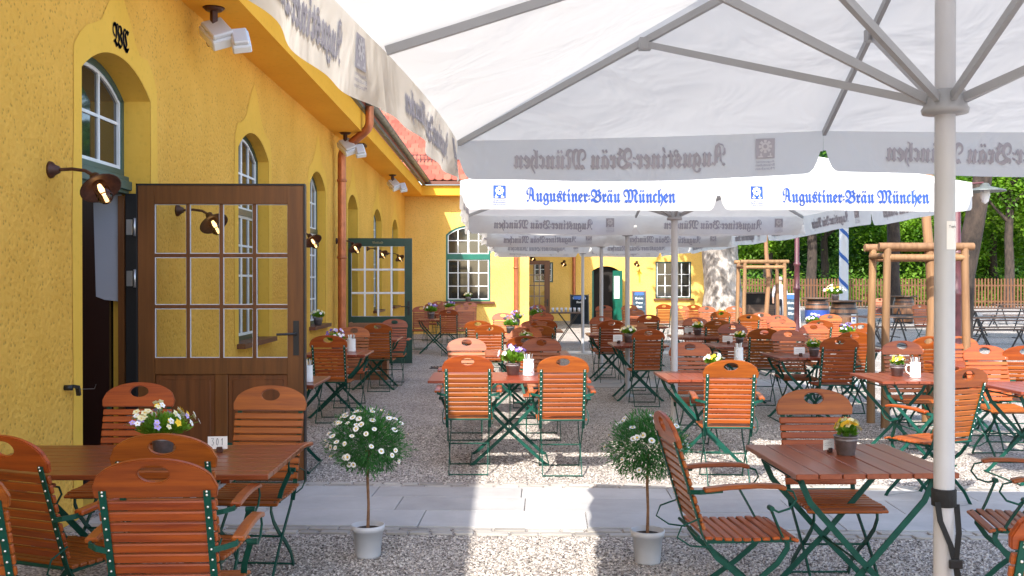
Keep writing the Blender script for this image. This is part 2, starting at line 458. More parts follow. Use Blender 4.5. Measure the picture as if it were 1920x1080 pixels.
def nib(pts, w=.075, ang=.7):
    """broad pen stroke: quads swept by a slanted nib"""
    n = (cos(ang)*w/2, sin(ang)*w/2); vs = []; fs = []
    for i in range(len(pts)-1):
        (x0, y0), (x1, y1) = pts[i], pts[i+1]; o = len(vs)
        vs += [(x0-n[0], y0-n[1], 0), (x1-n[0], y1-n[1], 0), (x1+n[0], y1+n[1], 0), (x0+n[0], y0+n[1], 0)]; fs.append([o, o+1, o+2, o+3])
        m_ = .25*w
        vs += [(x1-n[0]+m_, y1-n[1]-m_*.6, 0), (x1+n[0]+m_*.4, y1+n[1]-m_, 0), (x1+n[0]-m_*.6, y1+n[1]+m_*.6, 0), (x1-n[0]-m_*.4, y1-n[1]+m_, 0)]; fs.append([o+4, o+5, o+6, o+7])
    return vs, fs
def fraktur(t):
    """text in blackletter with umlauts and a drawn capital A; normalised to width 1"""
    if t in FR: return FR[t]
    uml = {'ä': 'a', 'ü': 'u', 'ö': 'o'}
    OFF = .010; pos = 0; vs = []; fs = []
    def addp(v, f, dx):
        o = len(vs); vs.extend([(q[0]+dx, q[1], 0) for q in v]); fs.extend([[i+o for i in g_] for g_ in f])
    for c in t:
        if c == ' ': pos += .20; continue
        if c == '=':
            for y in (.12, .30): addp([(0, y, 0), (.15, y+.05, 0), (.15, y+.12, 0), (0, y+.07, 0)], [[0, 1, 2, 3]], pos+.03)
            pos += .21; continue
        if c == 'A':
            for P_ in ([(.12, .40), (.03, .48), (.03, .62), (.14, .76), (.30, .80), (.46, .70), (.50, .50), (.50, .14), (.56, .05), (.63, .11)], [(.27, .72), (.25, .45), (.22, .18), (.10, .03), (.04, .06)], [(.24, .40), (.36, .36), (.50, .41)], [(.42, .72), (.43, .45), (.43, .15)]):
                v, f = nib(P_, .10); addp(v, f, pos)
            pos += .66; continue
        v, f = text_mesh(frak(uml.get(c, c)), off=OFF); x0, x1, y0, y1 = bounds(v)
        if c in 'M': k = 1.0
        addp([(q[0]-x0, q[1], 0) for q in v], f, pos+.025)
        if c in uml:
            for dx in (-.085, .085):
                x = pos+.025+(x1-x0)/2+dx; y = .62
                addp([(x-.06, y, 0), (x+.01, y-.045, 0), (x+.07, y+.05, 0), (x, y+.10, 0)], [[0, 1, 2, 3]], 0)
        pos += (x1-x0)+.018
    n0 = len(vs); f0 = list(fs)     # a second pass of the pen, slightly shifted, makes the strokes heavier
    for dx, dy in ((.022, .010),):
        o = len(vs); vs.extend([(q[0]+dx, q[1]+dy, 0) for q in vs[:n0]]); fs.extend([[i+o for i in g_] for g_ in f0])
    x0, x1, y0, y1 = bounds(vs); w_ = x1-x0
    vs = [((v[0]-x0)/w_, v[1]/w_) for v in vs]
    FR[t] = (vs, fs, (y1-y0)/w_)
    return FR[t]
def put_text(mb, t, fn, u0, v0, width, mi=0, stretch=1.0, plain=False, height=None):
    """fn(u,v) -> world point; base line at v0"""
    if plain:
        vs, fs = text_mesh(t); x0, x1, y0, y1 = bounds(vs); k = width/(x1-x0)
        kv = (height/(y1-y0)) if height else k
        pts = [fn(u0+(v[0]-x0)*k, v0+v[1]*kv) for v in vs]
    else:
        vs, fs, h = fraktur(t)
        pts = [fn(u0+v[0]*width, v0+v[1]*width*stretch) for v in vs]
    mb.add(pts, fs, mi)

# ================================================================== SETTING
g = MB(); g.quad((-120, -60, 0), (160, -60, 0), (160, 220, 0), (-120, 220, 0))
tag(g.build('ground', 'gravel'), 'pale gravel ground of the beer garden', kind='structure')

# paved path of granite slabs (turned slightly)
PA = radians(-2.6)
def ppt(u, v, z=0): # u along path, v across from the near edge
    return (u*cos(PA)-v*sin(PA), 6.42+u*sin(PA)+v*cos(PA), z)
sl_ = MB(); rng = random.Random(3)
v = 0
for row, wv in enumerate((.45, .42, .36)):
    u = -2.6-rng.random()*.6
    while u < 11:
        L = rng.choice((.75, .9, 1.1))
        sl_.prism([(u+.003, v+.003), (u+L-.003, v+.003), (u+L-.003, v+wv-.003), (u+.003, v+wv-.003)], lambda a, b, t: ppt(a, b, t), -.05, .012+rng.random()*.003)
        u += L
    v += wv
PW = v
tag(sl_.build('paved_path', 'slab', bevel=.002), kind='structure')
se = MB()
for v0 in (-.19, -.10, PW+.01, PW+.10):
    u = -2.8
    while u < 11:
        L = .12+rng.random()*.12
        pts = [(u+.006+rng.random()*.012, v0+.008+rng.random()*.01), (u+L-.008, v0+.004+rng.random()*.012), (u+L-.006-rng.random()*.012, v0+.08-rng.random()*.01), (u+.008, v0+.082-rng.random()*.012)]
        se.prism(pts, lambda a, b, t: ppt(a, b, t), -.05, .008+rng.random()*.006); u += L
tag(se.build('path_edging', 'sett', bevel=.003), kind='structure')
# second slab strip far back
s2 = MB()
for y0, x0, x1 in ((21.6, .3, 9.0), (14.9, 1.2, 6.0)):
    u = x0
    while u < x1:
        s2.b2((u+.005, y0, -.05), (u+.99, y0+.6, .012)); s2.b2((u+.005, y0+.61, -.05), (u+.99, y0+1.1, .013)); u += 1
tag(s2.build('far_paving', 'slab'), kind='structure')
# loose stones
st = MB(); rng = random.Random(11)
def stone(x, y, r):
    a = rng.random()*6.28; q = .6+rng.random()*.6; c, s = cos(a), sin(a)
    P = [(r, 0, 0), (0, r*q, 0), (-r*.9, 0, 0), (0, -r*q*.9, 0)]
    z0 = .0
    vs = [(x+p[0]*c-p[1]*s, y+p[0]*s+p[1]*c, z0+r*.35) for p in P]+[(x+r*.2*c, y+r*.2*s, z0+r*(.8+.4*rng.random()))]
    vs += [(v_[0], v_[1], -.002) for v_ in vs[:4]]
    st.add(vs, [(0,1,4), (1,2,4), (2,3,4), (3,0,4), (0,5,6,1), (1,6,7,2), (2,7,8,3), (3,8,5,0)])
def onpath(x, y):
    vv = -(x)*sin(PA)*1.0+(y-6.42)*cos(PA)
    return -.2 < vv < PW+.2
for cnt, (xa, xb, ya, yb), rr in ((40000, (-1.9, 3.4, 4.5, 6.25), .006), (34000, (-2.7, 4.2, 7.6, 11), .0065), (1400, (-2, 4, 6.3, 7.6), .006)):
    for i in range(cnt):
        x = xa+(xb-xa)*rng.random(); y = ya+(yb-ya)*rng.random()
        if cnt > 1000 and onpath(x, y): continue
        stone(x, y, rr*(.5+rng.random())) if cnt > 1000 else (stone(x, y, .004) if rng.random() < .3 else None)
tag(st.build('gravel', 'stones'), 'loose grey and buff gravel stones around the paved path', 'gravel', kind='stuff')

# ================================================================== BUILDINGS
def arch_pts(u0, u1, z1, rise, n=14):
    c = (u0+u1)/2; h = (u1-u0)/2
    if rise < 1e-3: return [(u0, z1), (u1, z1)]
    R = (h*h+rise*rise)/(2*rise); zc = z1+rise-R; a = math.asin(min(1, h/R))
    return [(c+R*sin(-a+2*a*i/n), zc+R*cos(-a+2*a*i/n)) for i in range(n+1)]
def wall_mesh(Mf, u0, u1, z0, z1, openings, depth=.28, reveal=1):
    """face at n=0, reveals go to n=-depth"""
    mb = MB(); ops = sorted(openings)
    u = u0
    def q(a, b, c, d): mb.quad(Mf(a, b, 0), Mf(c, b, 0), Mf(c, d, 0), Mf(a, d, 0))
    for (a, b, s, t, r) in ops:
        if a > u: q(u, z0, a, z1)
        if s > z0: q(a, z0, b, s)
        ap = arch_pts(a, b, t, r)
        for i in range(len(ap)-1):
            p, k = ap[i], ap[i+1]
            mb.quad(Mf(p[0], p[1], 0), Mf(k[0], k[1], 0), Mf(k[0], z1, 0), Mf(p[0], z1, 0))
            mb.quad(Mf(p[0], p[1], 0), Mf(p[0], p[1], -depth), Mf(k[0], k[1], -depth), Mf(k[0], k[1], 0), reveal)
        for uu in (a, b): mb.quad(Mf(uu, s, 0), Mf(uu, t, 0), Mf(uu, t, -depth), Mf(uu, s, -depth), reveal)
        if s > z0: mb.quad(Mf(a, s, 0), Mf(a, s, -depth), Mf(b, s, -depth), Mf(b, s, 0), reveal)
        u = b
    if u < u1: q(u, z0, u1, z1)
    return mb
def window(parent, Mf, a, b, s, t, r, n=-.16, cols=3, rows=4, fmat='green_paint', transom=None, bar=.035, name='window', glass='pane', sash='white_paint'):
    """frame band, white sash bars, dark glass; Mf(u,z,n)"""
    fw = .055
    fr = MB()
    def bx(u0, z0, u1, z1, n0, n1, mb):
        mb.prism([(u0, z0), (u1, z0), (u1, z1), (u0, z1)], Mf, n0, n1)
    bx(a, s, a+fw, t, n-.03, n+.03, fr); bx(b-fw, s, b, t, n-.03, n+.03, fr)
    bx(a+fw, s, b-fw, s+fw, n-.03, n+.03, fr)
    ap = arch_pts(a, b, t, r); inn = arch_pts(a+fw, b-fw, t-.02, max(0, r-.03))
    if len(ap) == 2: bx(a+fw, t-fw, b-fw, t, n-.03, n+.03, fr); inn = [(a+fw, t-fw), (b-fw, t-fw)]
    else:
        for i in range(len(ap)-1): fr.prism([ap[i], ap[i+1], inn[i+1], inn[i]][::-1], Mf, n-.03, n+.03)
    if transom: bx(a+fw, transom[0], b-fw, transom[1], n-.035, n+.045, fr)
    f = fr.build(name, fmat, parent, recalc=True)
    sa = MB(); ia, ib = a+fw, b-fw
    def ztop(u):
        for i in range(len(inn)-1):
            if inn[i][0]-1e-6 <= u <= inn[i+1][0]+1e-6:
                k = (u-inn[i][0])/max(1e-6, inn[i+1][0]-inn[i][0]); return inn[i][1]+k*(inn[i+1][1]-inn[i][1])
        return inn[0][1]
    segs = [(s+fw, None)] if not transom else [(s+fw, transom[0]), (transom[1], None)]
    for z0, z1 in segs:
        o = .028
        bx(ia, z0, ia+o, z1 or ztop(ia+o), n-.02, n+.02, sa); bx(ib-o, z0, ib, z1 or ztop(ib-o), n-.02, n+.02, sa)
        bx(ia+o, z0, ib-o, z0+o, n-.018, n+.018, sa)
        if z1: bx(ia+o, z1-o, ib-o, z1, n-.018, n+.018, sa)
        elif len(inn) > 2:
            for i in range(len(inn)-1):
                p, k = inn[i], inn[i+1]
                sa.prism([(p[0], p[1]-o), (k[0], k[1]-o), k, p], Mf, n-.017, n+.017)
        for c in range(1, cols):
            u = ia+(ib-ia)*c/cols; wd = bar*(1.5 if (cols == 4 and c == 2) else .8)
            bx(u-wd/2, z0+o, u+wd/2, (z1 or ztop(u))-o*.8, n-.012, n+.014, sa)
        zt = z1 or ztop((a+b)/2)
        nr = rows if (not transom or z1) else 2
        for k in range(1, nr):
            z = z0+(zt-z0)*k/nr
            bx(ia+o, z-.012, ib-o, z+.012, n-.008, n+.011, sa)
    sa.build('window_sash', sash, f, recalc=True)
    pn = MB(); poly = [(ia, s+fw)]+[(ib, s+fw)]+[(p[0], p[1]) for p in inn[::-1]]
    pn.add([Mf(p[0], p[1], n) for p in poly], [list(range(len(poly)))])
    pn.build('window_pane', glass, f)
    return f
def surround(parent, Mf, a, b, s, t, r, seed, peak=.4):
    rg = random.Random(seed); mb = MB(); sw = .15; e = .004
    zz = [s+(t-s)*i/6 for i in range(7)]
    for side in (-1, 1):
        u = a if side < 0 else b
        of = [sw*(.85+.3*rg.random()) for _ in zz]
        for i in range(6):
            mb.quad(Mf(u, zz[i], e), Mf(u+side*of[i], zz[i], e), Mf(u+side*of[i+1], zz[i+1], e), Mf(u, zz[i+1], e))
        if side < 0: ol = of[-1]
        else: orr = of[-1]
    ap = arch_pts(a, b, t, r); n = len(ap)-1
    out = []
    for i, p in enumerate(ap):
        k = i/n; pk = max(0, 1-abs(k-.5)*4.2); pk2 = .16+.06*rg.random()+peak*pk
        dx = (-ol*(1-k*2)) if k < .5 else orr*(2*k-1)
        out.append((p[0]+dx*(1 if abs(k-.5) > .3 else .5), p[1]+pk2 if 0 < i < n else p[1]+.1))
    out[0] = (a-ol, t+.12); out[-1] = (b+orr, t+.12)
    mb.quad(Mf(a, t, e), Mf(a-ol, t, e), Mf(*out[0], e), Mf(ap[0][0], ap[0][1]+.001, e))
    mb.quad(Mf(b, t, e), Mf(b+orr, t, e), Mf(*out[-1], e), Mf(ap[-1][0], ap[-1][1]+.001, e))
    for i in range(n):
        mb.quad(Mf(*ap[i], e), Mf(*ap[i+1], e), Mf(*out[i+1], e), Mf(*out[i], e))
    return mb.build('window_surround', 'plaster', parent)

XW = -2.84
def ML(u, z, n): return (XW+n, u, z)
def ML2(u, z, n): return (XW-.07+n, u, z)
bld = empty('yellow_building', (XW, 10, 0), 0, 'ochre stucco building with arched windows along the left of the beer garden', 'building')
INV = Matrix.Translation(bld.location).inverted()
def attach(o, p=None):
    o.parent = p or bld
    o.matrix_parent_inverse = Matrix.Translation((p or bld).location).inverted()
def P(mb, name, mat, par=None, **kw):
    o = mb.build(name, mat, None, **kw); attach(o, par or bld); return o
Z1 = 4.09
DOOR1 = (6.77, 8.09, .02, 3.05, .22)
wins1 = [DOOR1, (10.78, 12.19, .92, 3.05, .24), (14.8, 16.1, .92, 3.05, .24)]
wins2 = [(18.9, 20.2, .02, 3.05, .24), (22.7, 24.2, .92, 3.05, .24), (26.6, 28.0, .92, 3.05, .24)]
P(wall_mesh(ML, -3, 17.2, 0, 4.5, wins1, .3), 'wall', ['stucco', 'plaster'])
P(wall_mesh(ML2, 17.2, 30.1, 0, 4.5, wins2, .3), 'wall', ['stucco', 'plaster'])
e_ = MB(); e_.quad((XW, 17.2, 0), (XW-.07, 17.2, 0), (XW-.07, 17.2, 4.4), (XW, 17.2, 4.4)); P(e_, 'wall_step', 'plaster')
class NP: pass
def winL(Mf, o, seed, **kw):
    f = window(None, Mf, *o, **kw)
    for c in kids(f): pass
    attach(f)
    surround_o = surround(None, Mf, *o, seed); attach(surround_o)
    sm = MB(); sm.prism([(o[0]-.06, o[2]-.05), (o[1]+.06, o[2]-.05), (o[1]+.06, o[2]+.003), (o[0]-.06, o[2]+.003)], Mf, -.3, .09)
    if o[2] > .5: P(sm, 'window_sill', 'brown_metal')
    return f
for i, o in enumerate(wins1[1:]): winL(ML, o, i+5, rows=4, transom=(2.35, 2.42), cols=4)
for i, o in enumerate(wins2[1:]): winL(ML2, o, i+15, rows=4, transom=(2.35, 2.42), cols=4)
# transom lights over the doors
f = window(None, ML, 6.77, 8.09, 2.44, 3.05, .22, n=-.24, cols=3, rows=2, fmat='slate_green'); attach(f)
attach(surround(None, ML, *DOOR1, 3, peak=.33))
tb = MB(); tb.b2((XW-.3, 6.77, 2.30), (XW-.17, 8.09, 2.44)); tb.b2((XW-.17, 6.77, 2.33), (XW-.145, 8.09, 2.40)); P(tb, 'door_lintel', 'slate_green', bevel=.004)
f = window(None, ML2, 18.9, 20.2, 2.44, 3.05, .24, n=-.24, cols=3, rows=2); attach(f)
attach(surround(None, ML2, *wins2[0], 33))
# doorway one: jambs, dark room, inner leaf with paper
jb = MB(); jb.b2((XW-.3, 6.77, 0), (XW-.2, 6.83, 2.3)); P(jb, 'door_frame', 'black', bevel=.004); jb = MB(); jb.b2((XW-.17, 8.0, 0), (XW-.06, 8.089, 2.3)); P(jb, 'door_frame', 'black', bevel=.004)
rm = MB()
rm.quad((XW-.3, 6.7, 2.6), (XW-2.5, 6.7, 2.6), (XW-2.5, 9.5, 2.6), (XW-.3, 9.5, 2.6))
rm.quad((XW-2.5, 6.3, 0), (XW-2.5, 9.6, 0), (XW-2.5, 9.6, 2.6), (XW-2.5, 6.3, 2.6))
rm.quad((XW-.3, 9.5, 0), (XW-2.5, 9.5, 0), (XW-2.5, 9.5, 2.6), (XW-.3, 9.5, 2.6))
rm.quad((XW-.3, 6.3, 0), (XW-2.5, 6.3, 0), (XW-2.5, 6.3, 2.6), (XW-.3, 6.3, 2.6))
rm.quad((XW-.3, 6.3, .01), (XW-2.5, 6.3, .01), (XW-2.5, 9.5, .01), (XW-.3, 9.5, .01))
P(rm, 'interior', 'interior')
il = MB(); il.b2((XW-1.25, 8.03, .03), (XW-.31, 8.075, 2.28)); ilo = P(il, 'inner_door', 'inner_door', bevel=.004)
pp = MB()
A_ = aty(172, 350, 8.02); B_ = aty(228, 350, 8.02)
pts = [aty(174, 345, 8.02), aty(228, 342, 8.02), aty(228, 566, 8.02), aty(196, 562, 8.02), aty(180, 556, 8.02)]
pp.add([tuple(p) for p in pts], [list(range(5))]); P(pp, 'door_paper', 'poster')
il2 = MB(); il2.b2((XW-.22, 7.98, .03), (XW-.171, 8.02, 2.28)); P(il2, 'door_stop', 'door_wood')
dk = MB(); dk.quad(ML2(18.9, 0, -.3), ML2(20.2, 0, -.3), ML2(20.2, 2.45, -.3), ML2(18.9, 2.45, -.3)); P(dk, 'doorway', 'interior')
# soffit box, fascia, gutter
for (ya, yb, xo, zs) in ((-3, 17.2, -2.325, 4.09), (17.2, 29.6, -2.36, 4.16)):
    sb = MB(); sb.b2((XW-.1, ya, zs), (xo, yb, 4.44)); P(sb, 'soffit', 'soffit')
gt = MB()
pr = [(.075*cos(pi+pi*k/8), .075*sin(pi+pi*k/8)) for k in range(9)]
vs = []; fs = []; ys = [-3, 29.7]
for y in ys:
    for a, b in pr: vs.append((-2.185+a, y, 4.585+b))
for k in range(8): fs.append((k, k+1, 10+k, 9+k))
gt.add(vs, fs, 0, True)
y = -2.5
while y < 29.6:
    for k in range(8):
        a, b = pr[k]; c, d = pr[k+1]; s = 1.1
        gt.add([(-2.185+a*s, y, 4.585+b*s), (-2.185+c*s, y, 4.585+d*s), (-2.185+c*s, y+.045, 4.585+d*s), (-2.185+a*s, y+.045, 4.585+b*s)], [(0,1,2,3)], 0, True)
    y += .5
gt.b2((-2.34, -3, 4.44), (-2.26, 29.7, 4.52)); P(gt, 'gutter', 'zinc')
# roof of long wing
rf = MB(); rf.quad((-2.2, -3, 4.62), (-2.2, 29.7, 4.62), (-7, 29.7, 8.2), (-7, -3, 8.2)); rf.quad((-2.26, -3, 4.5), (-2.26, 29.7, 4.5), (-2.2, 29.7, 4.62), (-2.2, -3, 4.62)); P(rf, 'roof', 'tiles')
# facing wing
YF = 30.1; XR = .84
def MF(u, z, n): return (u, YF-n, z)
wf = (-1.665+.0, -.335, .99, 2.95, .30)
wf = (aty(836, 500, YF).x, aty(920, 500, YF).x, .99, 3.0, .28)
P(wall_mesh(MF, XW-.1, XR, 0, 4.5, [wf], .3), 'wall', ['far_stucco', 'plaster'])
fw_ = window(None, MF, *wf, n=-.05, cols=4, rows=3, fmat='green_bright', transom=(2.25, 2.42)); attach(fw_)
sm = MB(); sm.b2((wf[0]-.05, YF-.12, wf[2]-.07), (wf[1]+.12, YF, wf[2]-.003)); P(sm, 'window_sill', 'brown_metal')
s3 = MB(); s3.b2((XW-.07, YF-.5, 4.15), (XR+.3, YF-.001, 4.44)); P(s3, 'soffit', 'soffit')
s4 = MB(); s4.b2((-2.3, YF-.62, 4.46), (XR+.4, YF-.5, 4.56)); P(s4, 'gutter', 'brown_metal')
sw = MB(); sw.quad((XR, YF, 0), (XR, 40, 0), (XR, 40, 4.5), (XR, YF, 4.5)); P(sw, 'wall', 'far_stucco')
# tiled roof: real overlapping tiles where visible
rt = MB(); rg = random.Random(5)
for r_ in range(22):
    for c in range(26):
        x = -4.6+c*.24+(.12 if r_ % 2 else 0); y0 = YF-.6+r_*.19; z0 = 4.58+r_*.155
        h = .012+.004*rg.random()
        poly = [(0, .06), (.05, .015), (.115, 0), (.18, .015), (.23, .06), (.23, .30), (0, .30)]
        top = [(x+p[0], y0+p[1]*.775, z0+p[1]*.632+.02+h) for p in poly]; bot = [(p[0], p[1], p[2]-.03) for p in top]
        n_ = 7
        rt.add(top+bot, [list(range(7))]+[(i, n_+i, n_+(i+1) % 7, (i+1) % 7) for i in range(7)])
P(rt, 'roof', 'tiles')
rr = MB(); rr.quad((-6, YF-.5, 4.56), (XR+.4, YF-.5, 4.56), (XR+.4, YF+6, 9.86), (-6, YF+6, 9.86)); P(rr, 'roof_deck', 'brown_metal')
sg = MB()
for z_ in (0, .24): sg.bar((-4, YF+.12, 5.18+z_), (XR, YF+.12, 5.18+z_), .02, .02)
xx = -4
while xx < XR: sg.b2((xx, YF+.11, 5.0), (xx+.02, YF+.13, 5.43)); xx += .11
P(sg, 'snow_guard', 'black')
# downpipes
def pipe(name, pts, r, mat='copper'):
    mb = MB()
    P_ = [Vector(p) for p in pts]; sm_ = []
    for i, p in enumerate(P_):
        if 0 < i < len(P_)-1:
            a = (P_[i-1]-p).normalized()*.12; b = (P_[i+1]-p).normalized()*.12
            for k in range(6):
                t = k/5; sm_.append((p+a)*(1-t)**2+p*2*t*(1-t)+(p+b)*t*t)
        else: sm_.append(p)
    mb.tube(sm_, r, 14)
    for z in (.5, 2.0, 3.3): mb.lathe([(r*1.02, -.02), (r*1.2, -.02), (r*1.2, .02), (r*1.02, .02)], (P_[-1].x, P_[-1].y, z), 14)
    return P(mb, name, mat)
pipe('downpipe', [(-2.19, 16.6, 4.5), (-2.19, 16.6, 4.15), (-2.70, 16.9, 3.80), (-2.70, 16.9, 0)], .072)
pipe('downpipe', [(.44, YF-.56, 4.5), (.44, YF-.56, 4.2), (.44, YF-.12, 3.9), (.44, YF-.12, 0)], .07)
# lettering over door one
lt = MB()
def fWC(u, v): return (XW+.009, u, v)
put_text(lt, 'WC', fWC, 7.30, 3.33, .32, stretch=1.25)
P(lt, 'lettering', 'ink')
vb = MB(); vb.b2((XW+.12, 18.5, 4.12), (XW+.3, 18.85, 4.158)); P(vb, 'vent_grille', 'rust')
# cable clamp by the door
cc = empty('door_hook', (XW, 6.6, 1.0), 0, 'small black hook with wire on the ochre wall beside the open doorway', 'hook')
h1 = MB(); pz = aty(124, 727, 6.50).z
h1.lathe([(0, .0), (.018, .0), (.018, .05), (.0, .05)], (0, 0, 0), 10, R=Matrix.Rotation(pi/2, 3, 'Y')); h1.bar((.05, 0, .01), (.05, .09, -.005), .02, .02); h1.bar((.05, .08, -.0), (.05, .1, -.06), .025, .022)
h1.build('hook', 'black', cc); cc.location = (XW, 6.50, pz)
wr = MB(); wr.tube([(.05, .1, -.02), (.03, .4, -.05), (-.1, .75, -.055)], .002, 5); wr.build('wire', 'steel', cc)

# far building
YB = 40.0
fb = empty('cream_building', (4, YB, 0), 0, 'cream yellow house with green arched doorway at the far end of the garden', 'building')
def MB_(u, z, n): return (u, YB-n, z)
def X(px, y=YB): return aty(px, 527, y).x
wl = [(X(1013), X(1037), 1.6+(527-530)/-46.7*-1, 2.35, 0)]
wl = [(X(1000), X(1037), 1.55, 2.36, 0), (X(1110), X(1162), .02, 2.0, .2), (X(1229), X(1296), .9, 2.38, 0)]
o = wall_mesh(MB_, XR, X(1345), 0, 4.6, wl, .25).build('wall', ['far_stucco', 'plaster']); attach(o, fb)
attach(window(None, MB_, *wl[0], n=-.05, cols=3, rows=3, fmat='green_paint'), fb)
attach(window(None, MB_, *wl[2], n=-.04, cols=4, rows=3, fmat='green_paint', bar=.045), fb)
s_ = MB(); s_.b2((wl[2][0]-.08, YB-.1, .83), (wl[2][1]+.1, YB, .897)); P(s_, 'window_sill', 'brown_metal', fb)
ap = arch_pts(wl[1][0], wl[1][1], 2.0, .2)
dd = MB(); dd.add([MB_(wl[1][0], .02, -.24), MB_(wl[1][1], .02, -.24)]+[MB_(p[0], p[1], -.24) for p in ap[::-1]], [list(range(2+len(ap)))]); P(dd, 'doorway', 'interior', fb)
dl = MB(); dl.box((wl[1][1]-.12, YB-.28, 1.03), (.05, .55, 1.98), Matrix.Rotation(radians(32), 3, 'Z')); P(dl, 'door', 'green_bright', fb)
for uu in (wl[1][0], wl[1][1]-.07):
    df = MB(); df.b2((uu, YB+.02, .02), (uu+.07, YB+.12, 2.0)); P(df, 'door_frame', 'green_bright', fb)
dg_ = MB(); dg_.box((wl[1][1]-.155, YB-.3, 1.35), (.012, .34, .9), Matrix.Rotation(radians(32), 3, 'Z')); P(dg_, 'door_window', 'white_paint', fb)
fr_ = MB(); fr_.b2((XR, YB-.5, 4.3), (X(1345)+.3, YB-.001, 4.6)); P(fr_, 'soffit', 'soffit', fb)
fr2 = MB(); fr2.quad((XR, YB-.5, 4.62), (X(1345)+.3, YB-.5, 4.62), (X(1345)+.3, YB+5, 8.5), (XR, YB+5, 8.5)); P(fr2, 'roof', 'tiles', fb)
fp = MB(); fp.tube([(X(1076), YB-.1, 4.4), (X(1076), YB-.1, 0)], .07, 10); P(fp, 'downpipe', 'copper', fb)
an = MB()
ax, az = X(1199), 1.6+(527-513)/46.7
put = lambda a, b: (ax+a, YB-.02, az+b)
an.add([put(-.1, 0), put(-.03, 0), put(-.03, -.35), put(.03, -.35), put(.03, 0), put(.1, 0), put(0, .17)], [list(range(7))]); P(an, 'arrow_mark', 'yellow_eye', fb)
sd = MB(); sd.quad((X(1345), YB, 0), (X(1345), YB+6, 0), (X(1345), YB+6, 4.6), (X(1345), YB, 4.6)); P(sd, 'wall', 'far_stucco', fb)

# ------------------------------------------------------------------ doors (open leaves)
def glazed_door(name, loc, W, zb, zt, g0, g1, gx0, gx1, cols, rows, fmat, bmat, label, panels, group=None, mirror=False):
    """leaf in the x-z plane starting at local x=0; hinge at x=0"""
    r = empty(name, loc, 0, label, 'door', group)
    T = .055
    fr = MB()
    fr.b2((0, -T/2, zb), (gx0, T/2, zt)); fr.b2((gx1, -T/2, zb), (W, T/2, zt))
    fr.b2((gx0, -T/2, g1), (gx1, T/2, zt)); fr.b2((gx0, -T/2, zb), (gx1, T/2, zb+.1)); fr.b2((gx0, -T/2, g0-.13), (gx1, T/2, g0))
    fr.build('door_leaf', fmat, r, bevel=.004)
    mb = MB()
    for c in range(1, cols):
        x = gx0+(gx1-gx0)*c/cols; mb.b2((x-.014, -T/2+.008, g0), (x+.014, T/2-.008, g1))
    for k in range(1, rows):
        z = g0+(g1-g0)*k/rows; mb.b2((gx0, -T/2+.011, z-.014), (gx1, T/2-.011, z+.014))
    mb.build('glazing_bars', bmat, r, bevel=.003)
    gl = MB(); gl.quad((gx0, 0, g0), (gx1, 0, g0), (gx1, 0, g1), (gx0, 0, g1)); gl.build('glass_pane', 'glass', r)
    ge = MB()
    for c in range(cols):
        for k in range(rows):
            x0 = gx0+(gx1-gx0)*c/cols+(.014 if c else 0); x1 = gx0+(gx1-gx0)*(c+1)/cols-(.014 if c < cols-1 else 0)
            z0 = g0+(g1-g0)*k/rows+(.014 if k else 0); z1 = g0+(g1-g0)*(k+1)/rows-(.014 if k < rows-1 else 0)
            for (a, b_) in (((x0, z0), (x0+.006, z1)), ((x1-.004, z0), (x1, z1)), ((x0+.006, z0), (x1-.006, z0+.006)), ((x0+.006, z1-.006), (x1-.006, z1))):
                ge.b2((a[0], -.012, a[1]), (b_[0], -.006, b_[1]))
    ge.build('glazing_bead', 'valance_pale', r)
    mid = (gx0+gx1)/2
    for (a, b_) in (((gx0, mid-.05), (mid+.05, gx1)) if panels == 2 else ((gx0, gx1),)):
        p = MB(); p.b2((a, -.012, zb+.1), (b_, .012, g0-.13))
        d = .035
        p.b2((a+d, -.02, zb+.1+d), (b_-d, .02, g0-.13-d)); p.build('door_panel', fmat, r, bevel=.006)
    if panels == 2:
        p = MB(); p.b2((mid-.05, -T/2, zb+.1), (mid+.05, T/2, g0-.13)); p.build('door_mullion', fmat, r, bevel=.004)
    h = MB(); hx = (gx1+W)/2+.005
    h.b2((hx-.022, -T/2-.008, g0+.02), (hx+.022, -T/2, g0+.29)); h.tube([(hx, -T/2, g0+.19), (hx, -T/2-.05, g0+.19), (hx-.02, -T/2-.06, g0+.19), (hx-.14, -T/2-.06, g0+.185)], .010, 8)
    h.build('door_handle', 'black', r)
    return r
kd = F/7.82
XD = XW+.005
d1 = glazed_door('open_door', (XD, 7.82, 0), 1.29, .04, 2.345, 1.0, 2.20, .13, 1.165, 4, 3, 'door_wood', 'door_wood', 'brown wooden door with twelve glass panes standing open beside the near arched doorway', 2)
ed = MB(); ed.b2((-.012, -.03, .03), (0, .03, 2.36)); ed.b2((-.012, -.03, 2.346), (1.3, .03, 2.36)); ed.b2((1.291, -.03, .03), (1.303, .03, 2.346)); ed.build('door_edge', 'black', d1)
hg = MB()
for z in (2.02, 1.62, .5):
    hg.lathe([(0, -.07), (.010, -.07), (.010, .07), (0, .07)], (-.02, -.035, z), 8); hg.b2((-.085, -.034, z-.06), (-.04, -.028, z+.06))
hg.build('hinge', 'steel', d1)
d2 = glazed_door('open_door', (XW-.06, 18.9, 0), 1.21, .04, 2.41, .93, 2.26, .06, 1.07, 4, 3, 'green_paint', 'white_paint', 'dark green door with white glazing bars standing open past the copper downpipe', 1)
tl_ = MB(); put_text(tl_, 'Versand', lambda u, v: (u, -.031, v), .46, 2.31, .20, stretch=1.0); tl_.build('lettering', 'cream_petal', d2)
xd3 = aty(991, 500, 38.9).x
d3 = glazed_door('open_door', (xd3, 38.9, 0), aty(1031, 500, 38.9).x-xd3, .04, 2.40, .6, 2.25, .02, .62, 3, 4, 'door_wood', 'door_wood', 'narrow dark brown glazed door standing open in front of the far cream wall', 1)

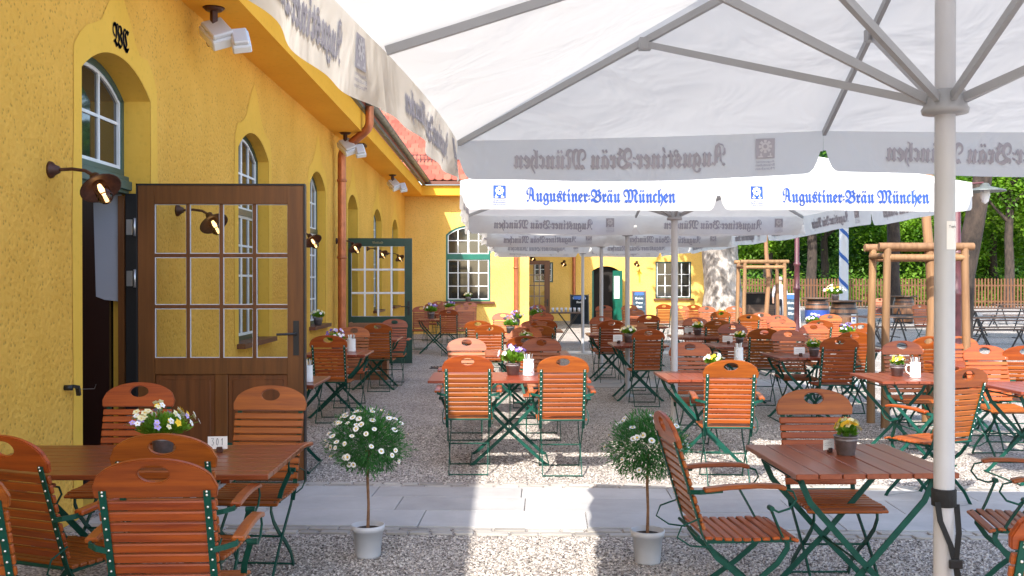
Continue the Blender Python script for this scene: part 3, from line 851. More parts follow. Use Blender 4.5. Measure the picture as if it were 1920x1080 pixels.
# ------------------------------------------------------------------ wall lamps
def make_wall_lamp():
    r = empty('wall_lamp', (0,0,0), 0, 'x', 'wall lamp', 'rusty lamps along the walls')
    m = MB(); RY = Matrix.Rotation(pi/2, 3, 'Y')
    m.lathe([(0, 0), (.055, 0), (.052, .015), (.035, .03), (.022, .06), (.0, .06)], (0,0,0), 16, R=RY)
    m.build('wall_plate', 'rust', r)
    a = MB(); a.tube([(.05, 0, 0), (.14, 0, .005), (.22, 0, -.005), (.29, 0, -.045)], .011, 8); a.build('lamp_arm', 'rust', r)
    D = Vector((.52, -.42, -.74)).normalized(); R = D.to_track_quat('Z', 'Y').to_matrix(); c = Vector((.28, 0, -.04))
    s = MB(); s.lathe([(0, -.01), (.03, -.005), (.035, .05), (.05, .06), (.125, .105), (.128, .108), (.12, .108), (.04, .07)], c, 24, R=R)
    s.build('lamp_shade', 'rust', r)
    gl = MB(); gl.lathe([(.045, .07), (.045, .19), (.035, .215), (.0, .225)], c, 20, R=R); gl.build('lamp_glass', 'glass', r)
    gr = MB(); gr.lathe([(.046, .185), (.05, .185), (.05, .192), (.046, .192)], c, 20, R=R); gr.build('lamp_ring', 'rust', r)
    b = MB(); b.lathe([(0, .075), (.012, .08), (.018, .12), (.012, .16), (0, .17)], c, 12, R=R); b.build('light_bulb', 'bulb', r)
    return r
LAMP = Kind(make_wall_lamp())
pz = lambda px, py: (XW-0, (2.84*F)/(940-px), EYE+(527-py)/F*(2.84*F)/(940-px))
LAMP.place((XW, 6.30, 2.30), 0, 'rusty brown lamp with glowing bulb on the wall left of the near doorway')
LAMP.place((XW, 8.75, 2.22), 0, 'rusty wall lamp seen through the glass of the brown door')
LAMP.place((XW, 13.3, 2.25), 0, 'rusty wall lamp beside the right edge of the brown door')
LAMP.place((XW, 17.15, 2.29), 0, 'rusty wall lamp just above the left corner of the green door')
LAMP.place((XW-.07, 21.6, 2.3), 0, 'nearer of two rusty wall lamps seen through the green door glass')
LAMP.place((XW-.07, 25.3, 2.3), 0, 'farther of two rusty wall lamps seen through the green door glass')
for px, py, lb in ((1001, 480, 'rusty lamp above the narrow brown door at the far end'), (1058, 490, 'rusty lamp on the far wall left of the copper pipe'), (1194, 491, 'rusty lamp on the far cream wall above the yellow arrow')):
    p = aty(px, py, YB); LAMP.place((p.x, YB, p.z), -pi/2, lb)
# spotlights
def make_spot():
    r = empty('spotlight', (0,0,0), 0, 'x', 'spotlight', 'white spotlights under the eaves')
    m = MB(); m.lathe([(0, 0), (.10, 0), (.07, -.03), (.0, -.03)], (0,0,0), 14); m.box((0, 0, -.1), (.05, .05, .16)); m.build('mount', 'rust', r, recalc=True)
    R = Euler((radians(28), radians(38), 0)).to_matrix()
    b = MB(); b.box((.06, 0, -.20), (.28, .20, .05), R, 0); b.box(Vector((.06, 0, -.20))+R @ Vector((0, 0, -.07)), (.32, .24, .10), R, 1)
    b.build('spotlight_head', ['white_plastic', 'white_paint'], r, bevel=.012)
    b = MB(); R2 = Euler((radians(15), radians(50), radians(-20))).to_matrix()
    b.box((.24, .12, -.28), (.20, .14, .05), R2, 0); b.box(Vector((.24, .12, -.28))+R2 @ Vector((0, 0, -.06)), (.24, .17, .08), R2, 1)
    b.build('spotlight_head', ['white_plastic', 'white_paint'], r, bevel=.012)
    c = MB(); c.tube([(-.05, 0, -.18)]+[(-.05+.05*sin(t)-.03, 0, -.27+.07*cos(t)) for t in [k*.7 for k in range(9)]], .004, 5); c.build('cable', 'black', r)
    return r
SPOT = Kind(make_spot())
for (px, py, lb, gr) in ((418, 30, 'twin white spotlight under the eaves above the brown door', 0), (656, 262, 'white spotlight under the eaves beside the top of the copper downpipe', 0), (742, 340, 'white spotlight under the eaves nearest the inner corner of the building', 0)):
    y = 2.55*F/(940-px); SPOT.place((-2.62, y, 4.09 if y < 17 else 4.16), -.75, lb)

# ================================================================== CHAIRS
L_ = radians(17)
def back(x, s, n=0):  # n>0 : front side of the back
    return Vector((x, -.215-sin(L_)*s+cos(L_)*n, .475+cos(L_)*s+sin(L_)*n))
def make_chair(arms=True):
    r = empty('garden_chair', (0,0,0), 0, 'x', 'chair')
    # headboard with hand hole
    n = 22; outer = []; W = .2125; H0 = .036; H1 = .145
    outer.append((-W+.006, 0)); outer.append((W-.006, 0))
    for k in range(n+1):
        t = k/n; x = W-2*W*t; e = sqrt(max(0, 1-(abs(x)/(W+.0001))**2.15)); outer.append((x, H0+(H1-H0)*e))
    hole = [(.054*cos(2*pi*k/20), .090+.033*sin(2*pi*k/20)) for k in range(20)]
    bm = bmesh.new()
    def tri(n_off):
        vo = [bm.verts.new(back(a, .40+b, n_off)) for a, b in outer]; vh = [bm.verts.new(back(a, .40+b, n_off)) for a, b in hole]
        eo = [bm.edges.new((vo[i], vo[(i+1) % len(vo)])) for i in range(len(vo))]; eh = [bm.edges.new((vh[i], vh[(i+1) % 20])) for i in range(20)]
        bmesh.ops.triangle_fill(bm, use_beauty=True, use_dissolve=False, edges=eo+eh)
        return vo, vh
    a, ah = tri(-.002); b, bh = tri(.018)
    for P1, P2 in ((a, b), (ah, bh)):
        for i in range(len(P1)): bm.faces.new((P1[i], P1[(i+1) % len(P1)], P2[(i+1) % len(P1)], P2[i]))
    bmesh.ops.recalc_face_normals(bm, faces=bm.faces)
    bmesh.ops.bevel(bm, geom=[e for e in bm.edges if len(e.link_faces) == 2 and e.calc_face_angle(0) > .9], offset=.004, segments=2, affect='EDGES')
    me = bpy.data.meshes.new('headboard'); bm.to_mesh(me); bm.free(); me.materials.append(M['chair'])
    o = bpy.data.objects.new('headboard', me); COL.objects.link(o); o.parent = r
    R = Matrix.Rotation(L_, 3, 'X')
    m = MB(); rg = random.Random(2)
    for i in range(9):
        s = .022+.0415*i; m.box(back(0, s+.014, .007), (.40-.004*(9-i)*.4, .016, .0345), R)
    m.build('backrest', 'chair', r, bevel=.004)
    m = MB()
    for i in range(10):
        y = -.195+.0435*i; z = .462-.010*sin(pi*i/9)-(.016 if i == 9 else (.004 if i == 8 else 0)); tl = (.35 if i == 9 else 0)
        m.box((0, y, z), (.41, .034, .015), Matrix.Rotation(-tl, 3, 'X'))
    m.build('seat', 'chair', r, bevel=.004)
    for sx in (-1, 1):
        x = sx*.176
        m = MB(); pts = [back(x, .43, -.006), back(x, .2, -.006), back(x, 0, -.006), (x, -.20, .43), (x, -.17, .385)]
        m.strip(pts, .024, .006, (1, 0, 0))
        for i in range(9):
            m.lathe([(0, .0045), (.0035, .0035), (.0048, 0)], back(x, .037+.0415*i, -.010), 8, 1, R=Matrix.Rotation(pi/2+L_, 3, 'X'))
        for s in (.415, .428): m.lathe([(0, .0045), (.0035, .0035), (.0048, 0)], back(x, s, -.010), 8, 1, R=Matrix.Rotation(pi/2+L_, 3, 'X'))
        m.build('back_rail', ['iron', 'rivet'], r)
        m = MB(); x2 = sx*.172
        m.strip([(x2, -.19, .42), (x2, -.15, .365), (x2, -.05, .285), (x2, .07, .185), (x2, .2, .05), (x2, .23, 0)], .007, .024, (1, 0, 0)); m.build('leg', 'iron', r)
        m = MB(); x3 = sx*.160
        m.strip([(x3, .17, .445), (x3, .175, .40), (x3, .13, .335), (x3, .04, .26), (x3, -.08, .18), (x3, -.19, .09), (x3, -.25, 0)], .007, .024, (1, 0, 0)); m.build('leg', 'iron', r)
        m = MB(); m.strip([(sx*.185, -.2, .445), (sx*.185, .2, .445)], .006, .022, (1, 0, 0)); m.build('seat_rail', 'iron', r)
        if arms:
            xa = sx*.255
            m = MB()
            m.strip([(xa, -.235, .688), (xa, -.12, .700), (xa, .0, .704), (xa, .09, .700), (xa, .13, .690)], .046, .020, (1, 0, 0)); m.build('armrest', 'chair_y', r, bevel=.005)
            m = MB()
            m.strip([(sx*.18, -.285, .665), (sx*.22, -.28, .672), (xa, -.25, .678), (xa, -.15, .684)], .02, .006, (0, 0, 1))
            m.strip([(sx*.19, .15, .44), (sx*.20, .12, .50), (sx*.235, .07, .60)], .024, .007, (1, 0, 0))
            m.tube([(xa-sx*.02, .07, .60), (xa, .10, .585), (xa, .15, .60), (xa, .18, .64), (xa, .165, .675), (xa, .12, .688)], .005, 6)
            m.tube([(xa-sx*.035, .07, .60), (xa+sx*.005, .07, .60)], .012, 8)
            m.tube([(sx*.2, -.235, .55), (sx*.205, -.32, .52), (sx*.205, -.34, .47), (sx*.2, -.28, .43), (sx*.19, -.2, .42)], .004, 6)
            m.build('arm_support', 'iron', r)
    m = MB()
    for (y, z, rr, hx) in ((-.235, .462, .008, .175), (.23, .008, .006, .172), (-.25, .008, .006, .16), (-.005, .225, .006, .172), (.17, .43, .006, .185)):
        m.tube([(-hx, y, z), (hx, y, z)], rr, 7)
    m.build('stretcher', 'iron', r)
    return r
CH_A = Kind(make_chair(True)); CH_B = Kind(make_chair(False))
CHAIRS = []
def chair(px, ytop, face, label, group, arms=False):
    p = atz(px, ytop, .99)
    th = radians(face)   # 0: faces away from the camera
    fx, fy = -sin(th), cos(th)
    loc = (p.x+fx*.36, p.y+fy*.36, 0)
    (CH_A if arms else CH_B).place(loc, th, label, group)
    CHAIRS.append(loc)
G1 = 'slatted garden chairs with green iron frames'
B = 0; Fc = 180
L = [
 (287, 864, 2, 'nearest chair, back turned, at the table by the left wall', 1),
 (303, 817, 0, 'chair directly behind the nearest one, tucked under the table with card 301', 1),
 (5, 820, -22, 'chair turned aside at the left end of the table with card 301', 1),
 (-112, 880, 0, 'chair cut off by the bottom left corner of the photo', 0),
 (263, 720, 180, 'chair in front of the dark doorway behind the small pansies', 0),
 (509, 726, 176, 'chair in front of the brown door panels, facing the table with card 301', 1),
 (615, 630, 0, 'chair just right of the brown door with its back turned', 0),
 (664, 614, 180, 'chair behind the purple pansies right of the brown door', 1),
 (708, 607, 0, 'chair in front of the wooden planter with its back turned', 0),
 (740, 599, 180, 'chair in front of the open green door, facing the camera', 1),
 (877, 668, 0, 'left of the two sunlit orange chairs at the near middle table', 1),
 (1056, 669, 0, 'right of the two sunlit orange chairs at the near middle table', 1),
 (875, 635, 180, 'pale pink chair facing the camera behind the near middle table', 1),
 (1015, 635, 180, 'dark red chair behind the white cutlery jug on the near middle table', 1),
 (985, 631, 0, 'orange chair half hidden behind the dark red chair', 0),
 (986, 614, 180, 'chair behind the second middle table, its headboard over the yellow pansies', 0),
 (918, 610, 0, 'orange chair with its back turned in the third middle row', 0),
 (896, 602, 0, 'orange chair half hidden behind the orange one of the third middle row', 0),
 (1012, 611, 0, 'brown chair with its back turned at the right of the third middle row', 0),
 (1000, 602, 180, 'chair facing the camera behind the third middle table', 0),
 (1020, 600, 0, 'brown chair with its back turned in the fourth middle row', 0),
 (1018, 587, 180, 'chair facing the camera behind the fourth middle table', 0),
 (943, 587, 180, 'pale chair in front of the wall downpipe, facing the camera', 0),
 (1008, 572, 180, 'chair beneath the narrow far door among pink flowers', 0),
 (841, 581, 0, 'chair nearest the camera in the crowd by the arched green window', 0),
 (790, 575, 180, 'chair next to the open edge of the green door', 0),
 (853, 575, 180, 'chair facing the camera just behind the nearest one by the arched window', 0),
 (868, 571, 180, 'second chair from the right in the row under the arched window', 0),
 (881, 567, 180, 'rightmost chair under the sill of the arched green window', 0),
 (810, 569, 176, 'dark red chair under the shaded ochre wall, third from the green door', 0),
 (874, 575, 184, 'red chair pushed in at the right end of the table by the arched window', 0),
 (823, 565, 180, 'brown chair against the shaded wall left of the arched window', 0),
 (1293, 642.5, 180, 'red chair facing the camera behind the small orange table', 1),
 (1371, 677, -5, 'sunlit orange chair between the right daisy tree and the small orange table', 1),
 (1216, 618, 0, 'brown chair with its back turned left of the middle umbrella pole', 0),
 (1188, 605, 180, 'chair behind the pot of yellow flowers at the table left of the second pole', 1),
 (1147, 601, 0, 'brown chair with its back turned left of the white place card', 0),
 (1128, 594, 180, 'red chair facing the camera in front of the far green doorway', 1),
 (1216, 591, 0, 'brown chair with its back turned before the leaning menu board', 0),
 (1190, 580, 180, 'orange brown chair facing the camera beside the third umbrella pole', 0),
 (1132, 573, 180, 'small distant chair right in front of the green arched doorway', 0),
 (1180, 572, 180, 'small distant chair below the blue menu board, left side', 0),
 (1245, 571, 0, 'distant dark chair left of the middle pole below the far window', 0),
 (1300, 572, 0, 'distant dark chair right of the middle pole below the far window', 0),
 (1276, 573, 180, 'distant chair directly behind the middle pole below the far window', 0),
 (1325, 575, 180, 'distant orange chair at the foot of the big pale tree trunk, left side', 0),
 (1303, 596, 180, 'chair behind the yellow pot right of the middle umbrella pole', 0),
 (1346, 601, 0, 'brown chair with its back turned behind the tilted place card', 0),
 (1373, 608, 180, 'brown chair facing the camera behind the tilted place card', 0),
 (1433, 617, -6, 'dark brown chair with its back turned left of the third table', 0),
 (1477, 620, 180, 'brown chair with an orange view through its hand hole', 1),
 (1352, 584, 0, 'dark chair in front of the base of the pale tree trunk', 0),
 (1376, 575, 180, 'distant orange chair just right of the pale tree trunk', 0),
 (1405, 590, 0, 'orange chair left of the centre post of the smaller tree support', 0),
 (1427, 587, 180, 'orange chair behind the white napkin jug at the smaller tree support', 0),
 (1467, 598, 178, 'orange chair facing the camera before the right post of the smaller tree support', 0),
 (1458, 592, 180, 'orange chair behind the posts of the smaller tree support', 0),
 (1525, 608, 180, 'maroon chair in front of an orange one near the first barrel', 1),
 (1538, 601, 0, 'orange chair whose edge shows behind a maroon chair near the first barrel', 0),
 (1603, 623, 0, 'dark brown chair with its back turned behind the purple pansies', 0),
 (1614, 607, 0, 'sunlit orange chair in front of the second barrel', 0),
 (1575, 633, -4, 'large brown chair with its back turned right of the third table', 1),
 (1690, 640.5, 180, 'maroon chair behind the white beer mug and yellow flowers', 1),
 (1742, 632, 12, 'dark chair half hidden by the middle post of the larger tree support', 0),
 (1797, 632, 180, 'purple brown chair just right of the big umbrella pole', 0),
 (1845, 649, 180, 'maroon chair between the big umbrella pole and the right edge of the photo', 1),
 (1816, 692, 24, 'sunlit orange armchair immediately right of the big umbrella pole', 1),
 (1924, 650, -10, 'dark chair cut by the right edge of the photo, above the brown table', 0),
 (1524, 732, 180, 'red brown chair behind the near right table with yellow flowers', 0),
 (2046, 945, 0, 'bright orange chair cut off by the bottom right corner of the photo', 0),
]
for px, yt, fc, lb, ar in L: chair(px, yt, fc, lb, G1, bool(ar))
def chair_at(x, y, rz, label, arms=True): (CH_A if arms else CH_B).place((x, y, 0), radians(rz), label, G1)
chair_at(1.10, 4.60, -86, 'armchair seen from the side between the daisy tree and the near right table')
chair_at(2.50, 4.72, 78, 'armchair facing left, just right of the big umbrella pole')

# ================================================================== TABLES
def make_table(W, D, along='y', nb=None, mat=None):
    r = empty('garden_table', (0,0,0), 0, 'x', 'table')
    m = MB()
    if along == 'y':
        nb = nb or 7; bw = W/nb
        for i in range(nb): m.box((-W/2+bw*(i+.5), 0, .737), (bw-.006, D, .024))
    else:
        nb = nb or 8; bw = D/nb
        for i in range(nb): m.box((0, -D/2+bw*(i+.5), .737), (W, bw-.004, .024))
    m.build('tabletop', mat or ('table_y' if along == 'y' else 'table_x'), r, bevel=.003)
    u = MB()
    if along == 'y':
        for y in (-D*.33, D*.33): u.b2((-W/2+.03, y-.02, .705), (W/2-.03, y+.02, .7249))
    else:
        for x in (-W*.36, W*.36): u.b2((x-.02, -D/2+.03, .705), (x+.02, D/2-.03, .7249))
    u.build('batten', 'table_x', r)
    hw = min(W/2-.06, .34)
    for sy in (-1, 1):
        y = sy*(D/2-.12)
        for sx in (-1, 1):
            m = MB(); yy = y+sx*.006
            m.strip([(sx*hw, yy, .70), (sx*hw*.86, yy, .60), (0, yy, .30), (-sx*hw*.9, yy, .02), (-sx*hw, yy, 0)], .006, .028, (0, 1, 0))
            m.build('leg', 'iron', r)
    m = MB()
    for (x, z) in ((-hw, .012), (hw, .012), (0, .30), (-hw, .69), (hw, .69)): m.tube([(x, -D/2+.1, z), (x, D/2-.1, z)], .006, 7)
    m.build('stretcher', 'iron', r)
    return r
SQ = Kind(make_table(.74, .80, 'y')); LG = Kind(make_table(1.40, .80, 'x'))
def tab(kind, x, y, label, rz=0): kind.place((x, y, 0), radians(rz), label, 'varnished garden tables on crossed green iron legs')
tab(LG, -1.725, 4.78, 'long table with card 301 and small pansies by the left wall')
tab(SQ, 1.65, 4.77, 'near right red brown table with one zinc pot of yellow flowers', 2)
tab(LG, .07, 8.90, 'near middle sunlit table with blue pansies and a white cutlery jug')
tab(SQ, 1.80, 8.97, 'small orange table behind the right daisy tree, with cream flowers')
tab(SQ, 3.6, 8.8, 'orange table with the white beer mug left of the big umbrella pole')
tab(SQ, 4.36, 8.0, 'brown table at the right edge beside the orange armchair')
tab(SQ, -1.9, 8.55, 'brown table corner showing right behind the brown open door')
tab(SQ, -1.94, 11.9, 'table under the purple pansies right of the brown door')
tab(SQ, -1.88, 14.9, 'table before the wooden planter and the green door')
tab(LG, .10, 11.8, 'second middle table with yellow pansies behind the dark red chair')
tab(LG, .10, 14.3, 'third middle table with bright blue and green flowers')
tab(LG, .35, 17.2, 'fourth middle table, farther along the sunlit aisle')
tab(SQ, -1.5, 22.2, 'table among the red chairs near the arched green window')
tab(SQ, -1.45, 26.0, 'table hidden among chairs against the shaded yellow wall')
tab(SQ, 1.85, 13.5, 'table with place card and yellow pot left of the middle umbrella pole')
tab(SQ, 1.75, 16.0, 'table behind the brown chairs in front of the far doorway')
tab(SQ, 2.75, 18.9, 'distant table near the third umbrella pole')
tab(SQ, 3.15, 13.25, 'table with a tilted place card and grey pot')
tab(SQ, 3.0, 15.4, 'table with card and yellow pot just right of the middle umbrella pole')
tab(SQ, 3.45, 11.4, 'table with upright white card left of the large brown chair')
tab(SQ, 4.4, 12.7, 'table with purple pansies before the second barrel')
tab(SQ, 4.75, 17.0, 'table at the smaller tree support among orange chairs')
tab(SQ, 5.2, 20.5, 'distant table between the pale trunk and the tree support')
tab(SQ, 4.9, 10.2, 'table behind the larger tree support posts')

# ================================================================== UMBRELLAS
VAL = .215
def umbrella(center, rim, peak, hub_z, label, seed, tilt=(0, 0), pole_r=.033, texts=True, near_left=False):
    """rim: 8 points ordered NL, Nmid, NR, Rmid, FR, Fmid, FL, Lmid (world)"""
    cx, cy = center
    r = empty('garden_umbrella', (cx, cy, 0), 0, label, 'umbrella', 'big white umbrellas with printed valances')
    base = Vector((cx, cy, 0)); rim = [Vector(p)-base for p in rim]; pk = Vector((0, 0, peak))
    rg = random.Random(seed)
    # canopy, eight triangular gores subdivided, slight sag
    m = MB(); n = 8
    for k in range(8):
        a = rim[k]; b = rim[(k+1) % 8]; idx = {}
        vs = []; fs = []; oo = Vector(((b-a).y, -(b-a).x, 0)).normalized()
        if oo.dot((a+b)/2) < 0: oo = -oo
        for i in range(n+1):
            for j in range(n+1-i):
                u, v_ = i/n, j/n; p = pk*(1-u-v_)+a*u+b*v_
                sag = 27*u*v_*(1-u-v_)*.03+(4*u*v_)*.012*(u+v_)**3; inw = oo*(4*u*v_*((0 if k == 7 else .03) if seed == 1 else .05)*(u+v_)**3)
                idx[(i, j)] = len(vs); vs.append(p-Vector((0, 0, sag))-inw)
        for i in range(n):
            for j in range(n-i):
                fs.append((idx[i, j], idx[i+1, j], idx[i, j+1]))
                if i+j < n-1: fs.append((idx[i+1, j], idx[i+1, j+1], idx[i, j+1]))
        m.add(vs, fs, 0, True)
    m.build('canopy', 'fabric', r)
    cap = MB(); cap.lathe([(.35, peak-.10), (.15, peak+.03), (0, peak+.08)], (0,0,0), 8); cap.build('vent_cap', 'fabric', r)
    # valances: each half side is its own flap with rounded lower corners
    for k in range(8):
        a = rim[k]; b = rim[(k+1) % 8]; ab = b-a; Ln = ab.length; d = ab/Ln
        out = Vector((ab.y, -ab.x, 0)).normalized()   # outward for this order
        if out.dot((a+b)/2) < 0: out = -out
        ph = rg.random()*6; amp = .012 if k != 7 and k != 6 else .02
        fl = 0 if (seed == 1 and k in (6, 7)) else .02
        bow = (0 if k == 7 else .03) if seed == 1 else .05
        def surf(u, v_, off=0, a=a, ab=ab, out=out, ph=ph, amp=amp, fl=fl, Ln=Ln):
            """u 0..1 along, v metres down"""
            q = v_/VAL
            wob = amp*(sin(u*9+ph)+.6*sin(u*23+ph*2))*q
            sg = 4*u*(1-u)
            return a+ab*u+Vector((0, 0, -v_*(1-.05*sin(u*5+ph))-sg*.012))+out*(fl*q*q+wob+off-sg*bow)
        nu, nv = 60, 6; vs = []; fs = []
        for i in range(nu+1):
            for j in range(nv+1):
                # cut in u coordinates; round the lower corners
                v_ = j/nv; rc = .06
                u = i/nu; u = u*u*(3-2*u)*.6+u*.4; x = u*Ln; e = max(0, min(x, Ln-x)-.022)
                vd = VAL
                if e < rc and not (seed == 1 and (k == 6 or (k == 7 and x < 1))): vd = VAL-.11*(1-sqrt(max(0, 1-(1-e/rc)**2)))
                if i in (0, nu) and not (seed == 1 and (k == 6 or (k == 7 and x < 1))): vd = VAL-.11
                vs.append(surf(u, v_*vd))
        for i in range(nu):
            for j in range(nv):
                q = i*(nv+1)+j; fs.append((q, q+nv+1, q+nv+2, q+1))
        fo = MB(); fo.add(vs, fs, 0, True); vo = fo.build('valance', 'valance', r)
        if texts:
            left_first = True
            # seen from outside, u must run left to right: outward normal x up
            flip = (d.cross(Vector((0, 0, 1)))).dot(out) < 0   # if a->b runs right to left from outside
            def uv(s, h, off):
                u = s/Ln
                if flip: u = 1-u
                return surf(u, VAL-h, off)
            for off, mat, nm in ((.004, 'letter_blue', 'lettering'), (-.003, 'letter_grey', 'lettering_back')):
                t = MB()
                fn = lambda s, h, off=off: uv(s, h, off)
                x0 = Ln*.205
                put_text(t, 'Augustiner=Bräu München', lambda s, h: fn(x0+s, h), .10, .062, Ln*.58, stretch=1.36)
                # emblem block with pale rosette and three lines of small print
                ex, ez, ew, eh = Ln*.128, .088, .095, .100
                G = 6
                for ri in range(G):
                    for ci in range(G):
                        u0 = ex+ew*ci/G; z0 = ez+eh*ri/G
                        t.quad(fn(u0, z0), fn(u0+ew/G, z0), fn(u0+ew/G, z0+eh/G), fn(u0, z0+eh/G))
                fw2 = lambda s, h, off=off: uv(s, h, off+(.0015 if off > 0 else -.0015))
                cx_, cz_ = ex+ew*.5, ez+eh*.60
                for q in range(12):
                    a0 = 2*pi*q/12; rr_ = .032; 
                    if q < 8:
                        e0 = 2*pi*q/8; t.add([fw2(cx_+cos(e0+d_)*rd, cz_+sin(e0+d_)*rd) for d_, rd in ((-.30, .021), (-.22, .034), (.22, .034), (.30, .021))], [(0,1,2,3)], 1)
                    t.add([fw2(cx_+cos(a0)*.010, cz_+sin(a0)*.010), fw2(cx_+cos(a0+.53)*.010, cz_+sin(a0+.53)*.010), fw2(cx_+cos(a0+.53)*.020, cz_+sin(a0+.53)*.020), fw2(cx_+cos(a0)*.020, cz_+sin(a0)*.020)], [(0,1,2,3)], 1)
                for (xa, xb) in ((.12, .38), (.62, .88)):
                    t.quad(fw2(ex+ew*xa, ez+eh*.06), fw2(ex+ew*xb, ez+eh*.06), fw2(ex+ew*xb, ez+eh*.13), fw2(ex+ew*xa, ez+eh*.13), 1)
                    t.quad(fw2(ex+ew*(xa+.06), ez+eh*.13), fw2(ex+ew*(xa+.14), ez+eh*.13), fw2(ex+ew*(xa+.14), ez+eh*.26), fw2(ex+ew*(xa+.06), ez+eh*.26), 1)
                for li, tx in enumerate(('Augustiner', 'Bräustuben', 'München')):
                    put_text(t, tx, lambda s, h: fn(s, h), ex+.0, ez-.020-.018*li, ew*1.0, plain=True, height=.013)
                t.build(nm, [mat, 'ceramic' if off > 0 else 'valance_pale'], vo)
    # frame
    pm = MB(); pm.tube([(0, 0, 0), (0, 0, peak-.02)], pole_r, 20); pm.build('pole', 'pole', r)
    hb = MB(); hb.lathe([(pole_r, hub_z+.035), (pole_r*1.9, hub_z+.03), (pole_r*2.1, hub_z-.02), (pole_r*2.3, hub_z-.03), (pole_r*2.2, hub_z-.045), (pole_r, hub_z-.05)], (0,0,0), 16); hb.build('hub', 'alu', r)
    hb = MB(); hb.lathe([(pole_r, .03), (.09, .02), (.1, 0)], (0,0,0), 16); hb.build('base_plate', 'alu', r)
    for k in range(8):
        a = rim[k]; dr = (a-pk).normalized(); dn = Vector((0, 0, -.035))
        m = MB(); m.bar(pk+dn+Vector((0,0,-.03)), a-dr*.02+dn*.6, .018, .030); m.build('rib', 'alu', r)
        j = pk.lerp(a, .5)+dn*1.6
        h = Vector((a.x, a.y, 0)).normalized()*pole_r*1.8+Vector((0, 0, hub_z))
        m = MB(); m.bar(h, j, .018, .028); m.box(j, (.05, .05, .05)); m.build('strut', 'alu', r)
    return r
def square_rim(cx, cy, h, z, rot=0, dz=(0,)*8):
    pts = [(-1,-1),(0,-1),(1,-1),(1,0),(1,1),(0,1),(-1,1),(-1,0)]; c, s = cos(rot), sin(rot)
    return [(cx+h*(x*c-y*s), cy+h*(x*s+y*c), z+dz[i]) for i, (x, y) in enumerate(pts)]
rim1 = [(-.565, 1.35, 2.36), (1.42, 1.2, 2.38), (3.4, 1.1, 2.36), (3.45, 3.1, 2.38), (3.55, 5.0, 2.36), (1.64, 5.06, 2.365), (-.238, 5.33, 2.35), (-.40, 3.3, 2.375)]
U1 = umbrella((1.485, 3.32), rim1, 3.02, 2.205, 'nearest white umbrella spreading overhead, its grey pole at the right', 1)
U1.rotation_euler = (0, 0, 0)
umbrella((1.69, 9.7), square_rim(1.63, 9.7, 2.0, 2.37, radians(1.5)), 3.05, 2.24, 'second white umbrella, its blue printed front valance facing the camera', 2)
umbrella((1.75, 13.8), square_rim(1.72, 13.8, 1.98, 2.37, radians(1)), 3.05, 2.27, 'third white umbrella in the row, behind the blue printed valance', 3)
umbrella((1.79, 17.8), square_rim(1.78, 17.8, 1.98, 2.37), 3.05, 2.25, 'fourth white umbrella in the row down the garden', 4)
umbrella((1.80, 22.0), square_rim(1.85, 22.0, 1.98, 2.40), 3.05, 2.25, 'farthest white umbrella in the row, nearest the cream house', 5)
# strap and sticker on the near pole
sp = empty('strap', (1.485, 3.32, 0), 0, 'black webbing strap tied round the near umbrella pole', 'strap')
zs = EYE-(940-527)/F*3.32
m = MB()
m.lathe([(.036, -.03), (.040, -.028), (.040, .026), (.036, .03)], (0, 0, zs+.01), 20)
m.build('strap_loop', 'strap', sp)
m = MB()
pts = [(-.035, -.03, zs), (-.032, -.045, zs-.06), (.0, -.052, zs-.14), (.02, -.05, zs-.22), (.035, -.05, zs-.32), (.04, -.04, zs-.5), (.03, -.05, zs-.75)]
m.strip(pts, .020, .003, (1, .2, 0)); pts = [(.034, -.02, zs-.01), (.03, -.045, zs-.1), (.015, -.055, zs-.2), (.045, -.06, zs-.34), (.05, -.06, zs-.6)]
m.strip(pts, .018, .003, (1, -.2, 0)); m.build('strap_tail', 'strap', sp)
m = MB(); m.box((.015, -.056, zs-.2), (.045, .012, .03)); m.build('buckle', 'black', sp, bevel=.003)
m = MB()
zt0 = EYE+(527-415)/F*3.32; zb0 = EYE-(0)+(527-468)/F*3.32
arc = lambda a, z: (1.485+.0345*sin(a), 3.32-.0345*cos(a), z)
for i in range(10):
    a0 = -.25+i*.17; m.quad(arc(a0, zb0), arc(a0+.17, zb0), arc(a0+.17, zt0), arc(a0, zt0))
stk = m.build('sticker', 'paper'); stk.parent = U1; stk.matrix_parent_inverse = Matrix.Translation(U1.location).inverted()
m = MB(); put_text(m, 'Topha', lambda u, v_: arc(-.05+u/.0345, v_), 0, zt0-.022, .03, plain=True)
m.v = [(p[0]+(p[0]-1.485)*.02, p[1]+(p[1]-3.32)*.02, p[2]) for p in m.v]
o = m.build('sticker_print', 'ink'); o.parent = stk

